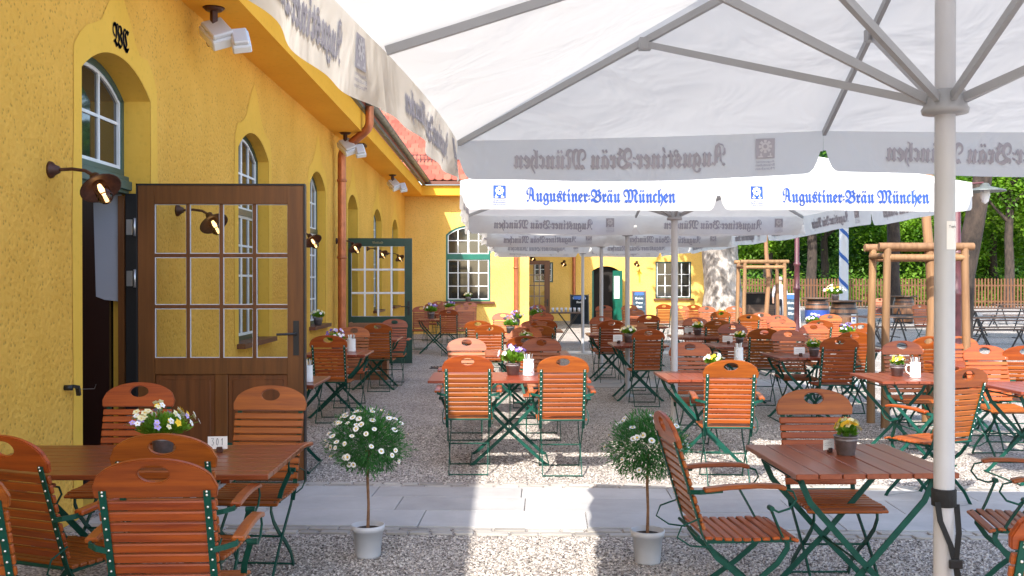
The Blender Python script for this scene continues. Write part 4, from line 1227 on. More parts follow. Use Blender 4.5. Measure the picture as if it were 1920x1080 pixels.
# ================================================================== POTS AND FLOWERS
def bucket(r, R0=.040, R1=.055, h=.085, mat='pot_zinc', z0=0):
    m = MB(); m.lathe([(0, z0), (R0, z0), (R0+(R1-R0)*.8, z0+h*.8), (R0+(R1-R0)*.8+.0025, z0+h*.81), (R0+(R1-R0)*.85, z0+h*.84), (R1, z0+h), (R1+.003, z0+h), (R1+.003, z0+h+.004), (R1-.004, z0+h+.004), (R1-.006, z0+h-.01)], (0,0,0), 22)
    m.build('pot', mat, r)
    m = MB(); m.lathe([(R1-.005, z0+h-.008), (0, z0+h-.004)], (0,0,0), 16); m.build('soil', 'soil', r)
def blossom(m, c, nrm, r, mi, eye=1, n=5):
    nrm = Vector(nrm).normalized(); x = nrm.orthogonal().normalized(); y = nrm.cross(x); c = Vector(c); a0 = random.random()*6
    for k in range(n):
        a = a0+2*pi*k/n; d = x*cos(a)+y*sin(a); e = -x*sin(a)+y*cos(a)
        m.add([c, c+d*r*.55+e*r*.42+nrm*r*.12, c+d*r+nrm*r*.05, c+d*r*.55-e*r*.42+nrm*r*.12], [(0, 1, 2, 3)], mi)
    m.add([c+nrm*r*.16+(x*cos(t)+y*sin(t))*r*.2 for t in (0, 1.25, 2.5, 3.8, 5)], [(0,1,2,3,4)], eye)
def leafq(m, c, d, n, l, w, mi=0):
    d = Vector(d).normalized(); n = Vector(n); s = d.cross(n)
    if s.length < .01: s = d.orthogonal()
    s.normalize(); c = Vector(c)
    m.add([c, c+d*l*.5+s*w*.5, c+d*l, c+d*l*.5-s*w*.5], [(0, 1, 2, 3)], mi)
def make_pansies(seed, pet, nb=16, nl=150, spread=.085, ht=.10, kind='pansy_pot', pot='pot_zinc'):
    rg = random.Random(seed); random.seed(seed)
    r = empty(kind, (0,0,0), 0, 'x', 'flower pot'); bucket(r, mat=pot)
    f = MB(); b = MB()
    for i in range(nl):
        a = rg.random()*6.28; q = rg.random(); rad = spread*.75*sqrt(q)
        base = Vector((cos(a)*.03*q, sin(a)*.03*q, .085)); tip = Vector((cos(a)*rad, sin(a)*rad, .085+ht*(.15+.6*rg.random()*(1-.5*q))))
        leafq(f, base.lerp(tip, .45+.4*rg.random()), (tip-base)+Vector((rg.uniform(-.03, .03), rg.uniform(-.03, .03), .01)), (rg.uniform(-1, 1), rg.uniform(-1, 1), 1), .024+.018*rg.random(), .011+.008*rg.random())
    for i in range(nb):
        a = rg.random()*6.28; q = sqrt(rg.random()); tip = Vector((cos(a)*spread*q, sin(a)*spread*q, .09+ht*(.95-.5*q*q)*(.8+.3*rg.random())))
        f.tube([(cos(a)*.01, sin(a)*.01, .085), (tip.x*.6, tip.y*.6, tip.z*.75+.02), tip], .0013, 4)
        blossom(b, tip+Vector((0, 0, .002)), (cos(a)*.8+rg.uniform(-.4, .4), sin(a)*.8-.6, .6), .016+.006*rg.random(), rg.randrange(len(pet)), len(pet))
    f.build('foliage', 'leaf', r); b.build('blossoms', pet+['yellow_eye'], r)
    return r
PK = {
 'mix': Kind(make_pansies(1, ['white_petal', 'cream_petal', 'yellow_petal', 'lilac_petal', 'white_petal'], 46, 800, .165, .15)),
 'yellow': Kind(make_pansies(2, ['yellow_petal', 'yellow_petal', 'cream_petal'], 22, 170, .06, .085)),
 'blue': Kind(make_pansies(3, ['purple_petal', 'lilac_petal', 'purple_petal', 'white_petal'], 26, 620, .12, .13)),
 'cream': Kind(make_pansies(4, ['cream_petal', 'white_petal', 'yellow_petal'], 20, 420, .09, .09)),
}
TT = .7495
def pot_at(kind, px, pybase, label, s=1.0, z=TT):
    p = atz(px, pybase, z); o = PK[kind].place(p, random.random()*6, label, 'zinc pots of pansies on the tables'); o.scale = (s, s, s); return p
pot_at('mix', 306, 851, 'zinc pot of mixed white and yellow pansies on the table with card 301', 1.05)
pot_at('yellow', 1586, 852, 'zinc pot of bright yellow flowers on the near right table', 1.05)
pot_at('yellow', 1682, 705, 'zinc pot of yellow flowers beside the white beer mug', 1.1)
pot_at('blue', 962, 703, 'pot of blue and purple pansies beside the white cutlery jug', 1.25)
pot_at('cream', 1337, 703, 'pot of cream pansies on the small orange table', 1.1)
pot_at('blue', 630, 657, 'pot of purple pansies on the table right of the brown door', 1.2)
pot_at('cream', 695, 633, 'pot of cream flowers in front of the wooden planter', 1.1)
pot_at('cream', 985, 650, 'pot of yellow pansies half hidden behind the dark red chair', 1.1)
pot_at('blue', 957, 625, 'pot of pale blue flowers on the third middle table', 1.3)
pot_at('blue', 968, 610, 'pot of purple flowers in front of the wall downpipe', 1.3)
pot_at('blue', 1005, 606, 'pot of pink and lilac flowers on the fourth middle table', 1.6)
pot_at('cream', 1179, 642, 'pot of yellow flowers with a place card left of the middle umbrella pole', 1.3)
pot_at('cream', 1308, 628, 'pot of yellow flowers right of the middle umbrella pole', 1.2)
pot_at('cream', 1387, 645, 'grey pot of green and white flowers beside the tilted card', 1.0)
pot_at('cream', 1526, 668, 'grey pot of cream flowers left of the large brown chair', 1.1)
pot_at('blue', 1588, 640, 'pot of deep purple pansies before the second barrel', 1.2)
pot_at('blue', 1525, 618, 'pot of pale lilac flowers before the first barrel', 1.3)
pot_at('yellow', 1353, 605, 'pot of yellow green flowers in front of the pale trunk', 1.6)
pot_at('blue', 808, 597, 'pot of purple pansies between the red chairs at the yellow wall', 1.6)
pot_at('blue', 843, 587, 'pot of blue flowers under the sill of the arched window', 1.5)
p = aty(597, 606, 15.6); o = PK['cream'].place((XW+.02, 15.35, .925), 1, 'small pot with a green plant on the second window sill', 'zinc pots of pansies on the tables'); o.scale = (1.3,)*3
o = PK['cream'].place((aty(878, 560, YF-.08).x, YF-.07, .99), 1, 'small plant on the sill of the arched green window', 'zinc pots of pansies on the tables'); o.scale = (1.5,)*3

# jugs, mugs, cutlery
def make_mug():
    r = empty('beer_mug', (0,0,0), 0, 'x', 'mug')
    m = MB(); m.lathe([(0, 0), (.044, 0), (.046, .006), (.043, .05), (.042, .12), (.044, .128), (.040, .128), (.038, .01), (0, .01)], (0,0,0), 24); m.build('mug_body', 'ceramic', r)
    m = MB(); m.tube([(-.042, 0, .105), (-.065, 0, .108), (-.080, 0, .085), (-.075, 0, .05), (-.043, 0, .028)], .006, 8); m.build('mug_handle', 'ceramic', r)
    m = MB(); rg = random.Random(4)
    for i in range(7):
        a = i*.9; x, y = cos(a)*.022, sin(a)*.022; m.bar((x*.5, y*.5, .02), (x*1.6, y*1.4, .165+.015*rg.random()), .014 if i % 2 else .008, .003, mi=i % 2)
    m.build('cutlery', ['steel', 'paper'], r)
    return r
MUG = Kind(make_mug())
def mug_at(px, py, label, s=1, rz=0): p = atz(px, py, TT); o = MUG.place(p, rz, label, 'white stoneware mugs holding cutlery'); o.scale = (s, s, s)
mug_at(1716, 708, 'white beer mug with cutlery beside the yellow flowers', 1.05)
mug_at(991, 704, 'white cutlery jug beside the blue pansies on the near middle table', 1.15, 2)
mug_at(659, 659, 'white cutlery jug beside the purple pansies right of the brown door', 1.2)
mug_at(576, 716, 'white mug on the table corner directly beside the brown door edge', 1.1)
mug_at(1385, 676, 'white cutlery jug behind the top of the sunlit orange chair', 1.1, 1)
mug_at(1421, 610, 'white napkin jug under the smaller tree support', 1.3)

# place cards in dark wooden feet
def make_card(text=None):
    r = empty('place_card', (0,0,0), 0, 'x', 'card')
    m = MB(); m.box((0, 0, .014), (.028, .022, .028)); m.build('card_foot', 'rust', r, bevel=.002)
    m = MB(); m.box((-.01, 0, .048), (.095, .002, .062)); c = m.build('card_paper', 'paper', r)
    t = MB()
    if text:
        z0 = .036; strokes = []
        x = -.040
        for ch in text:
            S = {'3': [(0,1),(.6,1),(.3,.6),(.65,.35),(.4,0),(0,.05)], '0': [(.3,1),(.05,.6),(.1,.1),(.4,0),(.6,.4),(.5,.9),(.3,1)], '1': [(.1,.7),(.4,1),(.35,0)]}[ch]
            t.tube([(x+p[0]*.018, -.0025, z0+p[1]*.034) for p in S], .0011, 5); x += .023
    else:
        for i in range(2): t.tube([(-.045+.012*k, -.0022, .058-.014*i+.003*(k % 2)) for k in range(6)], .0006, 4)
    t.build('card_writing', 'ink', c)
    return r
c301 = make_card('301'); c301.location = atz(412, 848, TT); c301['label'] = 'white card numbered 301 on the long table by the left wall'; c301.rotation_euler = (0, 0, .1)
CARD = Kind(make_card())
for px, py, rz, lb, s in ((1556, 848, .5, 'cream card leaning beside the zinc pot on the near right table', .8), (1160, 644, .4, 'white card left of the yellow pot near the middle umbrella pole', 1.5),
        (1366, 645, -.4, 'tilted white card beside the grey pot of green and white flowers', 1.4), (1501, 668, 0, 'upright white card left of the large brown chair', 1.3), (1293, 627, 0, 'white card directly right of the middle umbrella pole', 1.4)):
    o = CARD.place(atz(px, py, TT), rz, lb, 'white reservation cards on the tables'); o.scale = (s,)*3

# ------------------------------------------------------------------ daisy standards
def daisy(px, py, label, seed, nbl, rx=.215, stem_top=.50):
    rg = random.Random(seed); random.seed(seed)
    p = atz(px, py, 0); r = empty('daisy_tree', p, 0, label, 'potted plant', 'potted daisy standards')
    m = MB(); m.lathe([(0, 0), (.070, 0), (.073, .01), (.086, .15), (.094, .152), (.098, .185), (.092, .187), (.088, .16), (.0, .155)], (0,0,0), 28); m.build('pot', 'plastic_pot', r)
    m = MB(); m.lathe([(.088, .158), (.05, .166), (0, .168)], (0,0,0), 16); m.build('soil', 'soil', r)
    m = MB(); m.tube([(0, 0, .16), (.003, .003, .3), (-.002, 0, .45), (.004, 0, .62)], [.010, .008, .0085, .005], 8); m.build('trunk', 'stem', r)
    f = MB(); b = MB(); C = Vector((0, 0, .66))
    for i in range(7500):
        z = rg.uniform(-1, 1); a = rg.random()*6.28; q = rg.random()**.4; s = sqrt(1-z*z)
        d = Vector((s*cos(a), s*sin(a), z)); rr = Vector((d.x*rx, d.y*rx, d.z*(.17 if z > 0 else .165)))*q*(1+.34*mnoise.noise(d*2.3+Vector((seed, 0, 0)))+.12*rg.random()**3)
        c = C+rr; dirn = (d+Vector((rg.uniform(-.7, .7), rg.uniform(-.7, .7), rg.uniform(-.5, .7))))
        leafq(f, c, dirn, (rg.uniform(-1, 1), rg.uniform(-1, 1), 1), .022+.02*rg.random(), .0045+.003*rg.random())
    for i in range(nbl):
        z = rg.uniform(-.55, 1); a = rg.random()*6.28; s = sqrt(1-z*z); d = Vector((s*cos(a), s*sin(a), z))
        if rg.random() > .45+.55*max(0, z): continue
        c = C+Vector((d.x*rx, d.y*rx, d.z*.17))*(1.02+.16*rg.random()); nn = (d+Vector((0, -.25, .55))+Vector((rg.uniform(-.4, .4),)*3)).normalized()
        R_ = .015+.007*rg.random(); x = nn.orthogonal().normalized(); y = nn.cross(x); np_ = 13
        for k in range(np_):
            t = 2*pi*k/np_; e = x*cos(t)+y*sin(t); g_ = -x*sin(t)+y*cos(t)
            b.add([c+e*R_*.25, c+e*R_*.7+g_*R_*.17, c+e*R_+nn*R_*.02, c+e*R_*.7-g_*R_*.17], [(0,1,2,3)], 0)
        b.lathe([(.0, .0025), (R_*.2, .002), (R_*.28, 0)], c, 7, 1, R=nn.to_track_quat('Z', 'Y').to_matrix())
        f.tube([C+Vector((d.x*rx, d.y*rx, d.z*.16))*.8, c], .0009, 3)
    f.build('foliage', 'leaf_daisy', r); b.build('blossoms', ['white_petal', 'yellow_eye'], r)
daisy(690, 1043, 'white daisy tree in a grey pot left of the sunlit patch on the path', 5, 150)
daisy(1214, 1054, 'white daisy tree in a grey pot beside the armchair at the right', 9, 62)

# wooden planter screen before the green door
p = atz(700, 690, 0)
pl = empty('wooden_planter', (-2.15, 16.2, 0), 0, 'slatted brown wooden planter standing in front of the open green door', 'planter')
m = MB()
for i in range(6): m.box((0, -.15, .08+.155*i), (.62, .02, .145))
m.build('planter_front', 'old_wood', pl, bevel=.003)
m = MB()
for sx in (-1, 1):
    for i in range(6): m.box((sx*.30, 0, .08+.155*i), (.02, .28, .145))
m.build('planter_side', 'old_wood', pl)
m = MB()
for sx in (-.27, .27): m.b2((sx-.02, -.139, 0), (sx+.02, -.10, .93))
m.build('planter_post', 'old_wood', pl)

# ================================================================== BACKGROUND THINGS
def make_support(label, px0, px1, pyb, pytop, stem_px, depth=.9):
    a = atz(px0, pyb, 0); y = a.y; b = aty(px1, pyb, y); k = F/y
    W_ = b.x-a.x; H_ = EYE+(527-pytop)/k; r = empty('tree_support', ((a.x+b.x)/2, y, 0), 0, label, 'tree support', 'timber supports round the young trees')
    rr = .045
    for sx, sy in ((-1, 0), (1, 0), (-1, 1), (1, 1)):
        m = MB(); x = sx*(W_/2-rr); m.tube([(x-sx*.0, sy*depth, 0), (x, sy*depth, H_*.5), (x-sx*.02, sy*depth, H_-.06)], [.047, .043, .04], 12); m.build('post', 'post_wood', r)
    for sy in (0, 1):
        m = MB(); m.tube([(-W_/2-.03, sy*depth, H_-.04), (W_/2+.03, sy*depth, H_-.04)], .043, 12); m.build('top_rail', 'post_wood', r)
        m = MB(); m.tube([(-W_/2+.05, sy*depth-.0, H_-.16), (W_/2-.05, sy*depth, H_-.16)], .038, 10); m.build('lower_rail', 'post_wood', r)
    for sx in (-1, 1):
        m = MB(); m.tube([(sx*(W_/2-.05), 0, H_-.14), (sx*(W_/2-.05), depth, H_-.14)], .036, 10); m.build('side_rail', 'post_wood', r)
    return r, y, H_
sp1, y1, H1 = make_support('smaller looking tree support frame with four pale posts left of the burgundy column', 1391, 1476, 664, 487, 1437, depth=.6)
sp2, y2, H2 = make_support('larger pale timber tree support frame just behind the big umbrella pole', 1652, 1819, 803, 455, 1742, depth=.42)

LEAF = {}
def leafcloud(name, n, rad, size, seed, lumps=9, flat=.75):
    rg = random.Random(seed); m = MB(); cs = []
    for i in range(lumps):
        d = Vector((rg.gauss(0, 1), rg.gauss(0, 1), rg.gauss(0, .8))).normalized()*rg.random()**.5
        cs.append((Vector((d.x*rad*.75, d.y*rad*.75, d.z*rad*flat*.8)), rad*(.28+.26*rg.random())))
    for i in range(n):
        c, r_ = cs[rg.randrange(lumps)]
        d = Vector((rg.gauss(0, 1), rg.gauss(0, 1), rg.gauss(0, .8))).normalized()*(rg.random()**.45)
        p = c+d*r_; dn = Vector((rg.uniform(-1, 1), rg.uniform(-1, 1), rg.uniform(-.9, .35)))
        leafq(m, p, dn, (rg.uniform(-.5, .5), rg.uniform(-.5, .5), 1), size*(.7+.6*rg.random()), size*.7)
    return m
def trunk_mb(h, r0, r1, lean=(0, 0), limbs=4, seed=0, rough=.06, crown=0):
    rg = random.Random(seed); m = MB(); pts = []; rs = []
    n = 9
    for i in range(n+1):
        t = i/n; pts.append((lean[0]*t*t+.04*sin(i*1.7+seed)*(i > 0), lean[1]*t, h*t)); rs.append((r0+(r1-r0)*t)*(1+.5*max(0, .12-t)*4)*(1+rough*(rg.random()-.5)))
    m.tube(pts, rs, 16)
    for k in range(limbs):
        t = .6+.4*k/max(1, limbs); b = Vector(pts[int(t*n)]); a = rg.random()*6.28+k*2; L = (crown or h*.35)*(.6+.4*rg.random())
        e = b+Vector((cos(a)*L*.7, sin(a)*L*.7, L*.75)); mid = b.lerp(e, .5)+Vector((0, 0, -.06*L))
        m.tube([b, mid, e], [r1*.7, r1*.45, r1*.15], 7)
    return m
def tree(px, y, label, h, r0, crown_r, crown_z, leaf='leaf_tree', seed=1, lean=(0, 0), bk='bark_dark', n=9000, size=.16, name='tree', parts=('trunk', 'crown'), group=None, limbs=5):
    x = aty(px, 527, y).x
    r = empty(name, (x, y, 0), 0, label, 'tree', group)
    trunk_mb(h, r0, r0*.55, lean, limbs, seed, crown=crown_r).build('trunk', bk, r)
    if n:
        key = (n, crown_r, size, seed % 4)
        if (key, leaf) not in LEAF:
            o = leafcloud('crown', n, crown_r, size, seed).build('crown', leaf, r); LEAF[(key, leaf)] = o.data
        else: o = bpy.data.objects.new('crown', LEAF[(key, leaf)]); COL.objects.link(o); o.parent = r
        o.location = (lean[0], lean[1], crown_z); o.rotation_euler = (0, 0, seed*1.3)
    return r
# young trees in the supports
tree(1438, y1+.45, 'young tree stem with a pale trunk inside the smaller tree support', 5.0, .058, 1.0, 5.2, 'leaf_bright', 3, bk='post_wood', n=900, size=.09, name='young_tree', limbs=3)
tree(1743, y2+.45, 'young tree stem inside the larger tree support behind the big pole', 5.2, .065, 1.1, 5.4, 'leaf_bright', 4, bk='post_wood', n=900, size=.09, name='young_tree', limbs=3)
# big pale plane tree
tb_ = empty('plane_tree', (aty(1356, 527, 37.5).x, 37.5, 0), 0, 'massive mottled grey tree trunk at the right end of the cream house', 'tree')
m = MB(); pts = []; rs = []
rg = random.Random(8)
for i in range(15):
    t = i/14; pts.append((-.35*t+.05*sin(i), 0, 9*t)); rs.append(.66+.25*max(0, .2-t)*3+.25*max(0, t-.25)*(1-t)+.05*rg.random())
m.tube(pts, rs, 36)
m.tube([(-.2, 0, 3.4), (-1.2, -.3, 4.5), (-2.6, -.5, 6.5)], [.45, .34, .15], 12); m.tube([(-.1, 0, 4.2), (1.0, 0, 5.5), (2.2, .3, 8)], [.4, .3, .15], 12)
for v_i, v_ in enumerate(m.v):
    q = mnoise.noise(Vector(v_)*1.6)*.12; l = sqrt(v_[0]**2+v_[1]**2)+1e-3; m.v[v_i] = (v_[0]*(1+q/l*.8), v_[1]*(1+q/l*.8), v_[2])
m.build('trunk', 'bark_pale', tb_)
o = leafcloud('crown', 30000, 9.5, .34, 31, 24, .55).build('crown', 'leaf_tree', tb_); o.location = (2.4, -3, 11.8)
# trees at the right and beyond the fence
TG = 'trees beyond and beside the picket fence'
T = [
 (1674, 46, 'dark straight trunk standing behind the larger tree support, left of the centre post', 8, .36, 3.6, 7.2, 'leaf_tree', 1),
 (1522, 62, 'upright dark trunk directly above the first barrel', 9, .36, 5, 9.8, 'leaf_dark', 2),
 (1546, 66, 'slim dark leaning trunk left of the striped maypole', 8, .3, 4.2, 8.6, 'leaf_dark', 3),
 (1892, 58, 'dark trunk at the far right, in front of bright leaves', 9, .30, 5, 7.6, 'leaf_bright', 4),
 (1862, 66, 'thinner trunk between the lantern and the far right trunk', 9, .3, 5, 6.4, 'leaf_bright', 5),
 (1440, 64, 'leafy tree seen through the smaller tree support', 6, .35, 4, 5.2, 'leaf_bright', 6),
 (1640, 70, 'bushy green tree to the right of the striped maypole', 7, .4, 5, 4.6, 'leaf_tree', 7),
 (1728, 66, 'bushy green tree behind the centre post of the larger tree support', 7, .4, 5, 4.6, 'leaf_bright', 9),
 (1800, 74, 'tall green tree filling the gap behind the burgundy column', 8, .4, 5, 7.0, 'leaf_bright', 5),
 (1850, 72, 'low bright bushy tree beyond the fence under the disc lamp', 7, .4, 5, 4.2, 'leaf_bright', 6),
 (1930, 72, 'tall bright tree at the right border of the photo', 9, .4, 5, 6.0, 'leaf_bright', 8),
 (1590, 76, 'deep green tree behind the striped maypole', 9, .4, 5, 7.5, 'leaf_dark', 6),
 (1485, 76, 'deep green tree behind the burgundy lamp column', 9, .4, 5, 7.5, 'leaf_dark', 2),
 (1405, 74, 'bright green tree between the pale trunk and the smaller tree support', 7, .4, 4, 4.0, 'leaf_bright', 6),
]
for px, y, lb, h, r0, cr_, cz, lf, sd_ in T: tree(px, y, lb, h, r0, cr_, cz, lf, sd_, n=17000, size=.24, group=TG)
# leaning trunk near the right with its wide crown overhead
tree(1796, 18.0, 'thick leaning dark trunk right behind the big umbrella pole, above the tree support', 7.5, .20, 5.2, 9.2, 'leaf_tree', 14, lean=(.9, -1.0), n=17000, size=.30)
# woodland backdrop: a bank of leaves
m = MB(); rg = random.Random(21)
bank = MB()
for i in range(52000):
    x = rg.uniform(12, 62); y = rg.uniform(80, 92); z = rg.random()**1.1*15
    leafq(bank, (x, y+z*.2, z), (rg.uniform(-1, 1), rg.uniform(-1, 1), rg.uniform(-1, .4)), (0, rg.uniform(-.6, 0), 1), .55*(.5+rg.random()), .38)
tag(bank.build('woodland', 'leaf_dark'), 'far dense green woodland behind the fence', 'woodland', kind='stuff')
hl = MB(); hl.quad((8, 93, -.2), (75, 93, -.2), (75, 96, 17), (8, 96, 17)); tag(hl.build('hill', M['leaf_dark']), kind='structure')
un = MB()
for i in range(26000):
    x = rg.uniform(13, 46); y = rg.uniform(62, 70); z = abs(rg.gauss(0, .9))+.1+.7*max(0, mnoise.noise(Vector((x*.4, y*.3, 0))))*2
    leafq(un, (x, y, z), (rg.uniform(-1, 1), rg.uniform(-1, 1), rg.uniform(-.3, .8)), (0, -.4, 1), .26*(.6+rg.random()), .15)
tag(un.build('undergrowth', 'leaf_bright'), 'sunlit undergrowth just beyond the picket fence', 'undergrowth', kind='stuff')

# picket fence
fx0, fx1 = aty(1375, 527, 60).x, aty(1960, 527, 56).x
fe = empty('picket_fence', ((fx0+fx1)/2, 58, 0), 0, 'long brown wooden picket fence in front of the trees', 'fence')
m = MB(); n = 104; rg = random.Random(2)
for i in range(n):
    t = i/(n-1); x = fx0+(fx1-fx0)*t-(fx0+fx1)/2; y = 1.6-4.5*t; h = 1.63+.02*rg.random()
    m.box((x, y, .1+h/2), (.088, .02, h))
m.build('pickets', 'fence_wood', fe)
m = MB()
for z in (.45, 1.35): m.bar((fx0-(fx0+fx1)/2, 1.64, z), (fx1-(fx0+fx1)/2, -2.86, z), .05, .08)
m.build('fence_rail', 'fence_wood', fe)

# burgundy columns
def column(px, pyb, H_, r0, label, lamp=False, group='burgundy iron lamp columns'):
    p = atz(px, pyb, 0); r = empty('lamp_column', p, 0, label, 'lamp column', group)
    m = MB(); m.lathe([(r0*2.2, 0), (r0*2.2, .08), (r0*1.5, .14), (r0*1.2, .3), (r0, .5), (r0, 1.35), (r0*1.35, 1.37), (r0*1.35, 1.42), (r0, 1.46), (r0*.95, 2.0), (r0*1.3, 2.02), (r0*1.3, 2.07), (r0*.85, 2.1), (r0*.75, H_), (0, H_+.03)], (0,0,0), 16)
    m.build('column_shaft', 'burgundy', r)
    if lamp:
        m = MB(); m.tube([(0, 0, H_-.1), (.15, 0, H_+.12), (.42, 0, H_+.14)], .018, 8); m.build('lamp_arm', 'burgundy', r)
        m = MB(); z = H_+.14; m.lathe([(0, z), (.05, z-.01), (.08, z-.06), (.30, z-.12), (.31, z-.14), (.06, z-.10)], (.45, 0, 0), 24); m.build('lamp_shade', 'zinc', r)
        m = MB(); m.lathe([(.07, z-.12), (.075, z-.2), (.05, z-.3), (0, z-.34)], (.45, 0, 0), 16); m.build('lamp_glass', 'white_plastic', r)
    return r
column(1494, 640, 4.2, .072, 'burgundy iron column between the smaller tree support and the first barrel')
column(1793, 716, 3.02, .075, 'burgundy iron column with a disc lamp directly behind the big umbrella pole', True)
# maypole
p = atz(1582, 584, 0)
mp = empty('maypole', p, 0, 'white pole with a blue spiral stripe standing before the fence', 'pole')
R_ = .235; m = MB(); m.tube([(0, 0, 0), (0, 0, 9)], R_, 24); m.build('pole_shaft', 'white_plastic', mp)
m = MB()
for turn in range(7):
    z0 = .95+turn*1.35; prev = None
    for i in range(25):
        a = -2*pi*i/24*1; q = [(cos(a)*(R_+.004), sin(a)*(R_+.004), z0+1.35*i/24), (cos(a)*(R_+.004), sin(a)*(R_+.004), z0+.24+1.35*i/24)]
        if prev: m.quad(prev[0], q[0], q[1], prev[1])
        prev = q
m.build('pole_stripe', 'sign_blue', mp)
m = MB(); m.lathe([(.55, 0), (.5, .55), (.42, .6), (0, .6)], (0,0,0), 16); m.build('pole_base', 'zinc', mp)

# barrels with round tops
def barrel(px, pyb, label, tall=1.04, R0=.40, mi=0):
    p = atz(px, pyb, 0); r = empty('barrel_table', p, px*.01, label, 'barrel', 'barrel standing tables')
    m = MB(); prof = [(R0*(.80+.20*sin(pi*t)), tall*.96*t) for t in [i/12 for i in range(13)]]
    n = 24; vs = []; fs = []
    m.lathe(prof, (0,0,0), 28, smooth=True); m.build('barrel_body', 'barrel_wood', r)
    m = MB()
    for t0, t1, mm in ((.0, .06, 0), (.17, .22, 0), (.31, .36, 0), (.64, .69, 0), (.79, .84, 0), (.93, .985, 0), (.37, .63, 1)):
        if mm and not mi: continue
        m.lathe([(R0*(.80+.20*sin(pi*t))+(.006 if not mm else .003), tall*.96*t) for t in (t0, (t0+t1)/2, t1)], (0,0,0), 28, mm)
    m.build('barrel_hoop', ['black', 'barrel_blue'], r)
    m = MB(); m.lathe([(0, tall-.04), (.5, tall-.04), (.51, tall-.02), (.5, tall), (0, tall)], (0,0,0), 28, smooth=False); m.build('barrel_top', 'dark_wood', r)
    return r
barrel(1532, 616, 'dark blue banded barrel with a flat dark top left of the maypole', mi=1)
b2_ = barrel(1582, 631, 'orange brown barrel with a white notice right of the first barrel', mi=0)
m = MB(); m.box((.14, -.42, .52), (.17, .01, .26), Matrix.Rotation(.35, 3, 'Z')); n_ = m.build('notice', 'paper', b2_)
m = MB(); m.box((.138, -.428, .56), (.10, .004, .05), Matrix.Rotation(.35, 3, 'Z')); m.box((.138, -.428, .47), (.10, .004, .03), Matrix.Rotation(.35, 3, 'Z')); m.build('notice_print', 'sign_blue', n_)
b2_.rotation_euler = (0, 0, 0)
m = MB(); m.lathe([(.30, .42), (.395, .46), (.395, .52), (.36, .54)], (0,0,0), 20); m.build('barrel_stripe', 'barrel_blue', b2_)
barrel(1694, 606, 'dark barrel behind the larger tree support')
p = atz(1597-23, 560+11, 1.04); o = PK['mix'].place((atz(1582, 631, 0).x-.25, atz(1582, 631, 0).y, 1.045), 0, 'big leafy pot with white flowers on the second barrel', 'zinc pots of pansies on the tables'); o.scale = (1.9,)*3

# menu boards
def board(px, pyb, w_, h_, label, col, lean, text, frame='old_wood', rz=0):
    p = atz(px, pyb, 0); r = empty('menu_board', p, rz, label, 'menu board'); R = Matrix.Rotation(lean, 3, 'X')
    T_ = lambda x, y, z: R @ Vector((x, y, z))
    m = MB()
    m.box(T_(0, 0, h_/2), (w_, .02, h_), R); m.build('board_face', col, r)
    m = MB()
    for sx in (-1, 1): m.box(T_(sx*(w_/2+.02), 0, h_/2), (.04, .04, h_+.08), R)
    for z in (0, h_): m.box(T_(0, 0, z), (w_, .04, .04), R)
    m.build('board_frame', frame, r)
    m = MB(); m.bar((0, .0+.45, 0), T_(0, .02, h_*.9), .05, .03); m.build('board_stay', frame, r)
    m = MB()
    z = h_-.14
    for t, kk in text:
        wd = w_*.8*kk; put_text(m, t, lambda u, v_: T_(u, -.0125, v_), -wd/2, z, wd); z -= h_*.14
    m.build('board_writing', 'chalk', r)
    m = MB(); m.box(T_(0, -.012, h_-.09), (w_*.7, .003, .12), R); m.build('board_header', 'sign_blue', r)
    return r
board(1087, 608, .62, 1.08, 'black chalkboard sign standing left of the green arched doorway', 'board_black', -.15, [('Biergarten', 1), ('Karte', .5)], 'black')
p_ = board(1199, 604, .50, 1.20, 'blue grey menu board leaning right of the third umbrella pole', 'board_blue', -.10, [('Augustiner', .9), ('Salate', .8), ('Suppe', .7), ('Brot', .6)])
board(1485, 624, .45, 1.2, 'white and blue menu board left of the burgundy column', 'board_blue', -.1, [('Getränke', .9), ('Wasser', .8), ('Limo', .6), ('Bier', .6)], 'white_plastic')

# folding tray table with glasses
tt = empty('tray_table', atz(1066, 646, 0), 0, 'dark folding tray table with crossed legs left of the chalkboard sign', 'tray table'); k_ = 1
m = MB(); m.box((-.05, 0, .80), (.85, .45, .03)); m.build('tray', 'dark_wood', tt)
m = MB()
for y in (-.2, .2):
    m.strip([(-.25, y, .79), (.35, y, 0)], .03, .02, (0, 1, 0)); m.strip([(.25, y, .79), (-.3, y, 0)], .03, .02, (0, 1, 0))
m.build('leg', 'black', tt)
gs = MB()
for i in range(7): gs.lathe([(0, .82), (.028, .82), (.034, .93), (.03, .93), (.025, .83)], (-.4+.11*i, .05*(i % 2)-.05, 0), 10)
gg = gs.build('glasses', 'white_plastic', tt)

# dark bar counter
bc = empty('bar_counter', (aty(1412, 527, 40).x, 40, 0), 0, 'dark counter in the shade between the pale trunk and the smaller tree support', 'counter')
m = MB(); m.box((0, .3, .55), (2.0, .6, 1.1)); m.build('counter_body', 'interior', bc); m = MB(); m.box((0, .3, 1.12), (2.2, .75, .05)); m.build('counter_top', 'dark_wood', bc)
m = MB(); m.box((0, -.02, .4), (1.7, .03, .5)); m.build('counter_panel', 'dark_wood', bc)

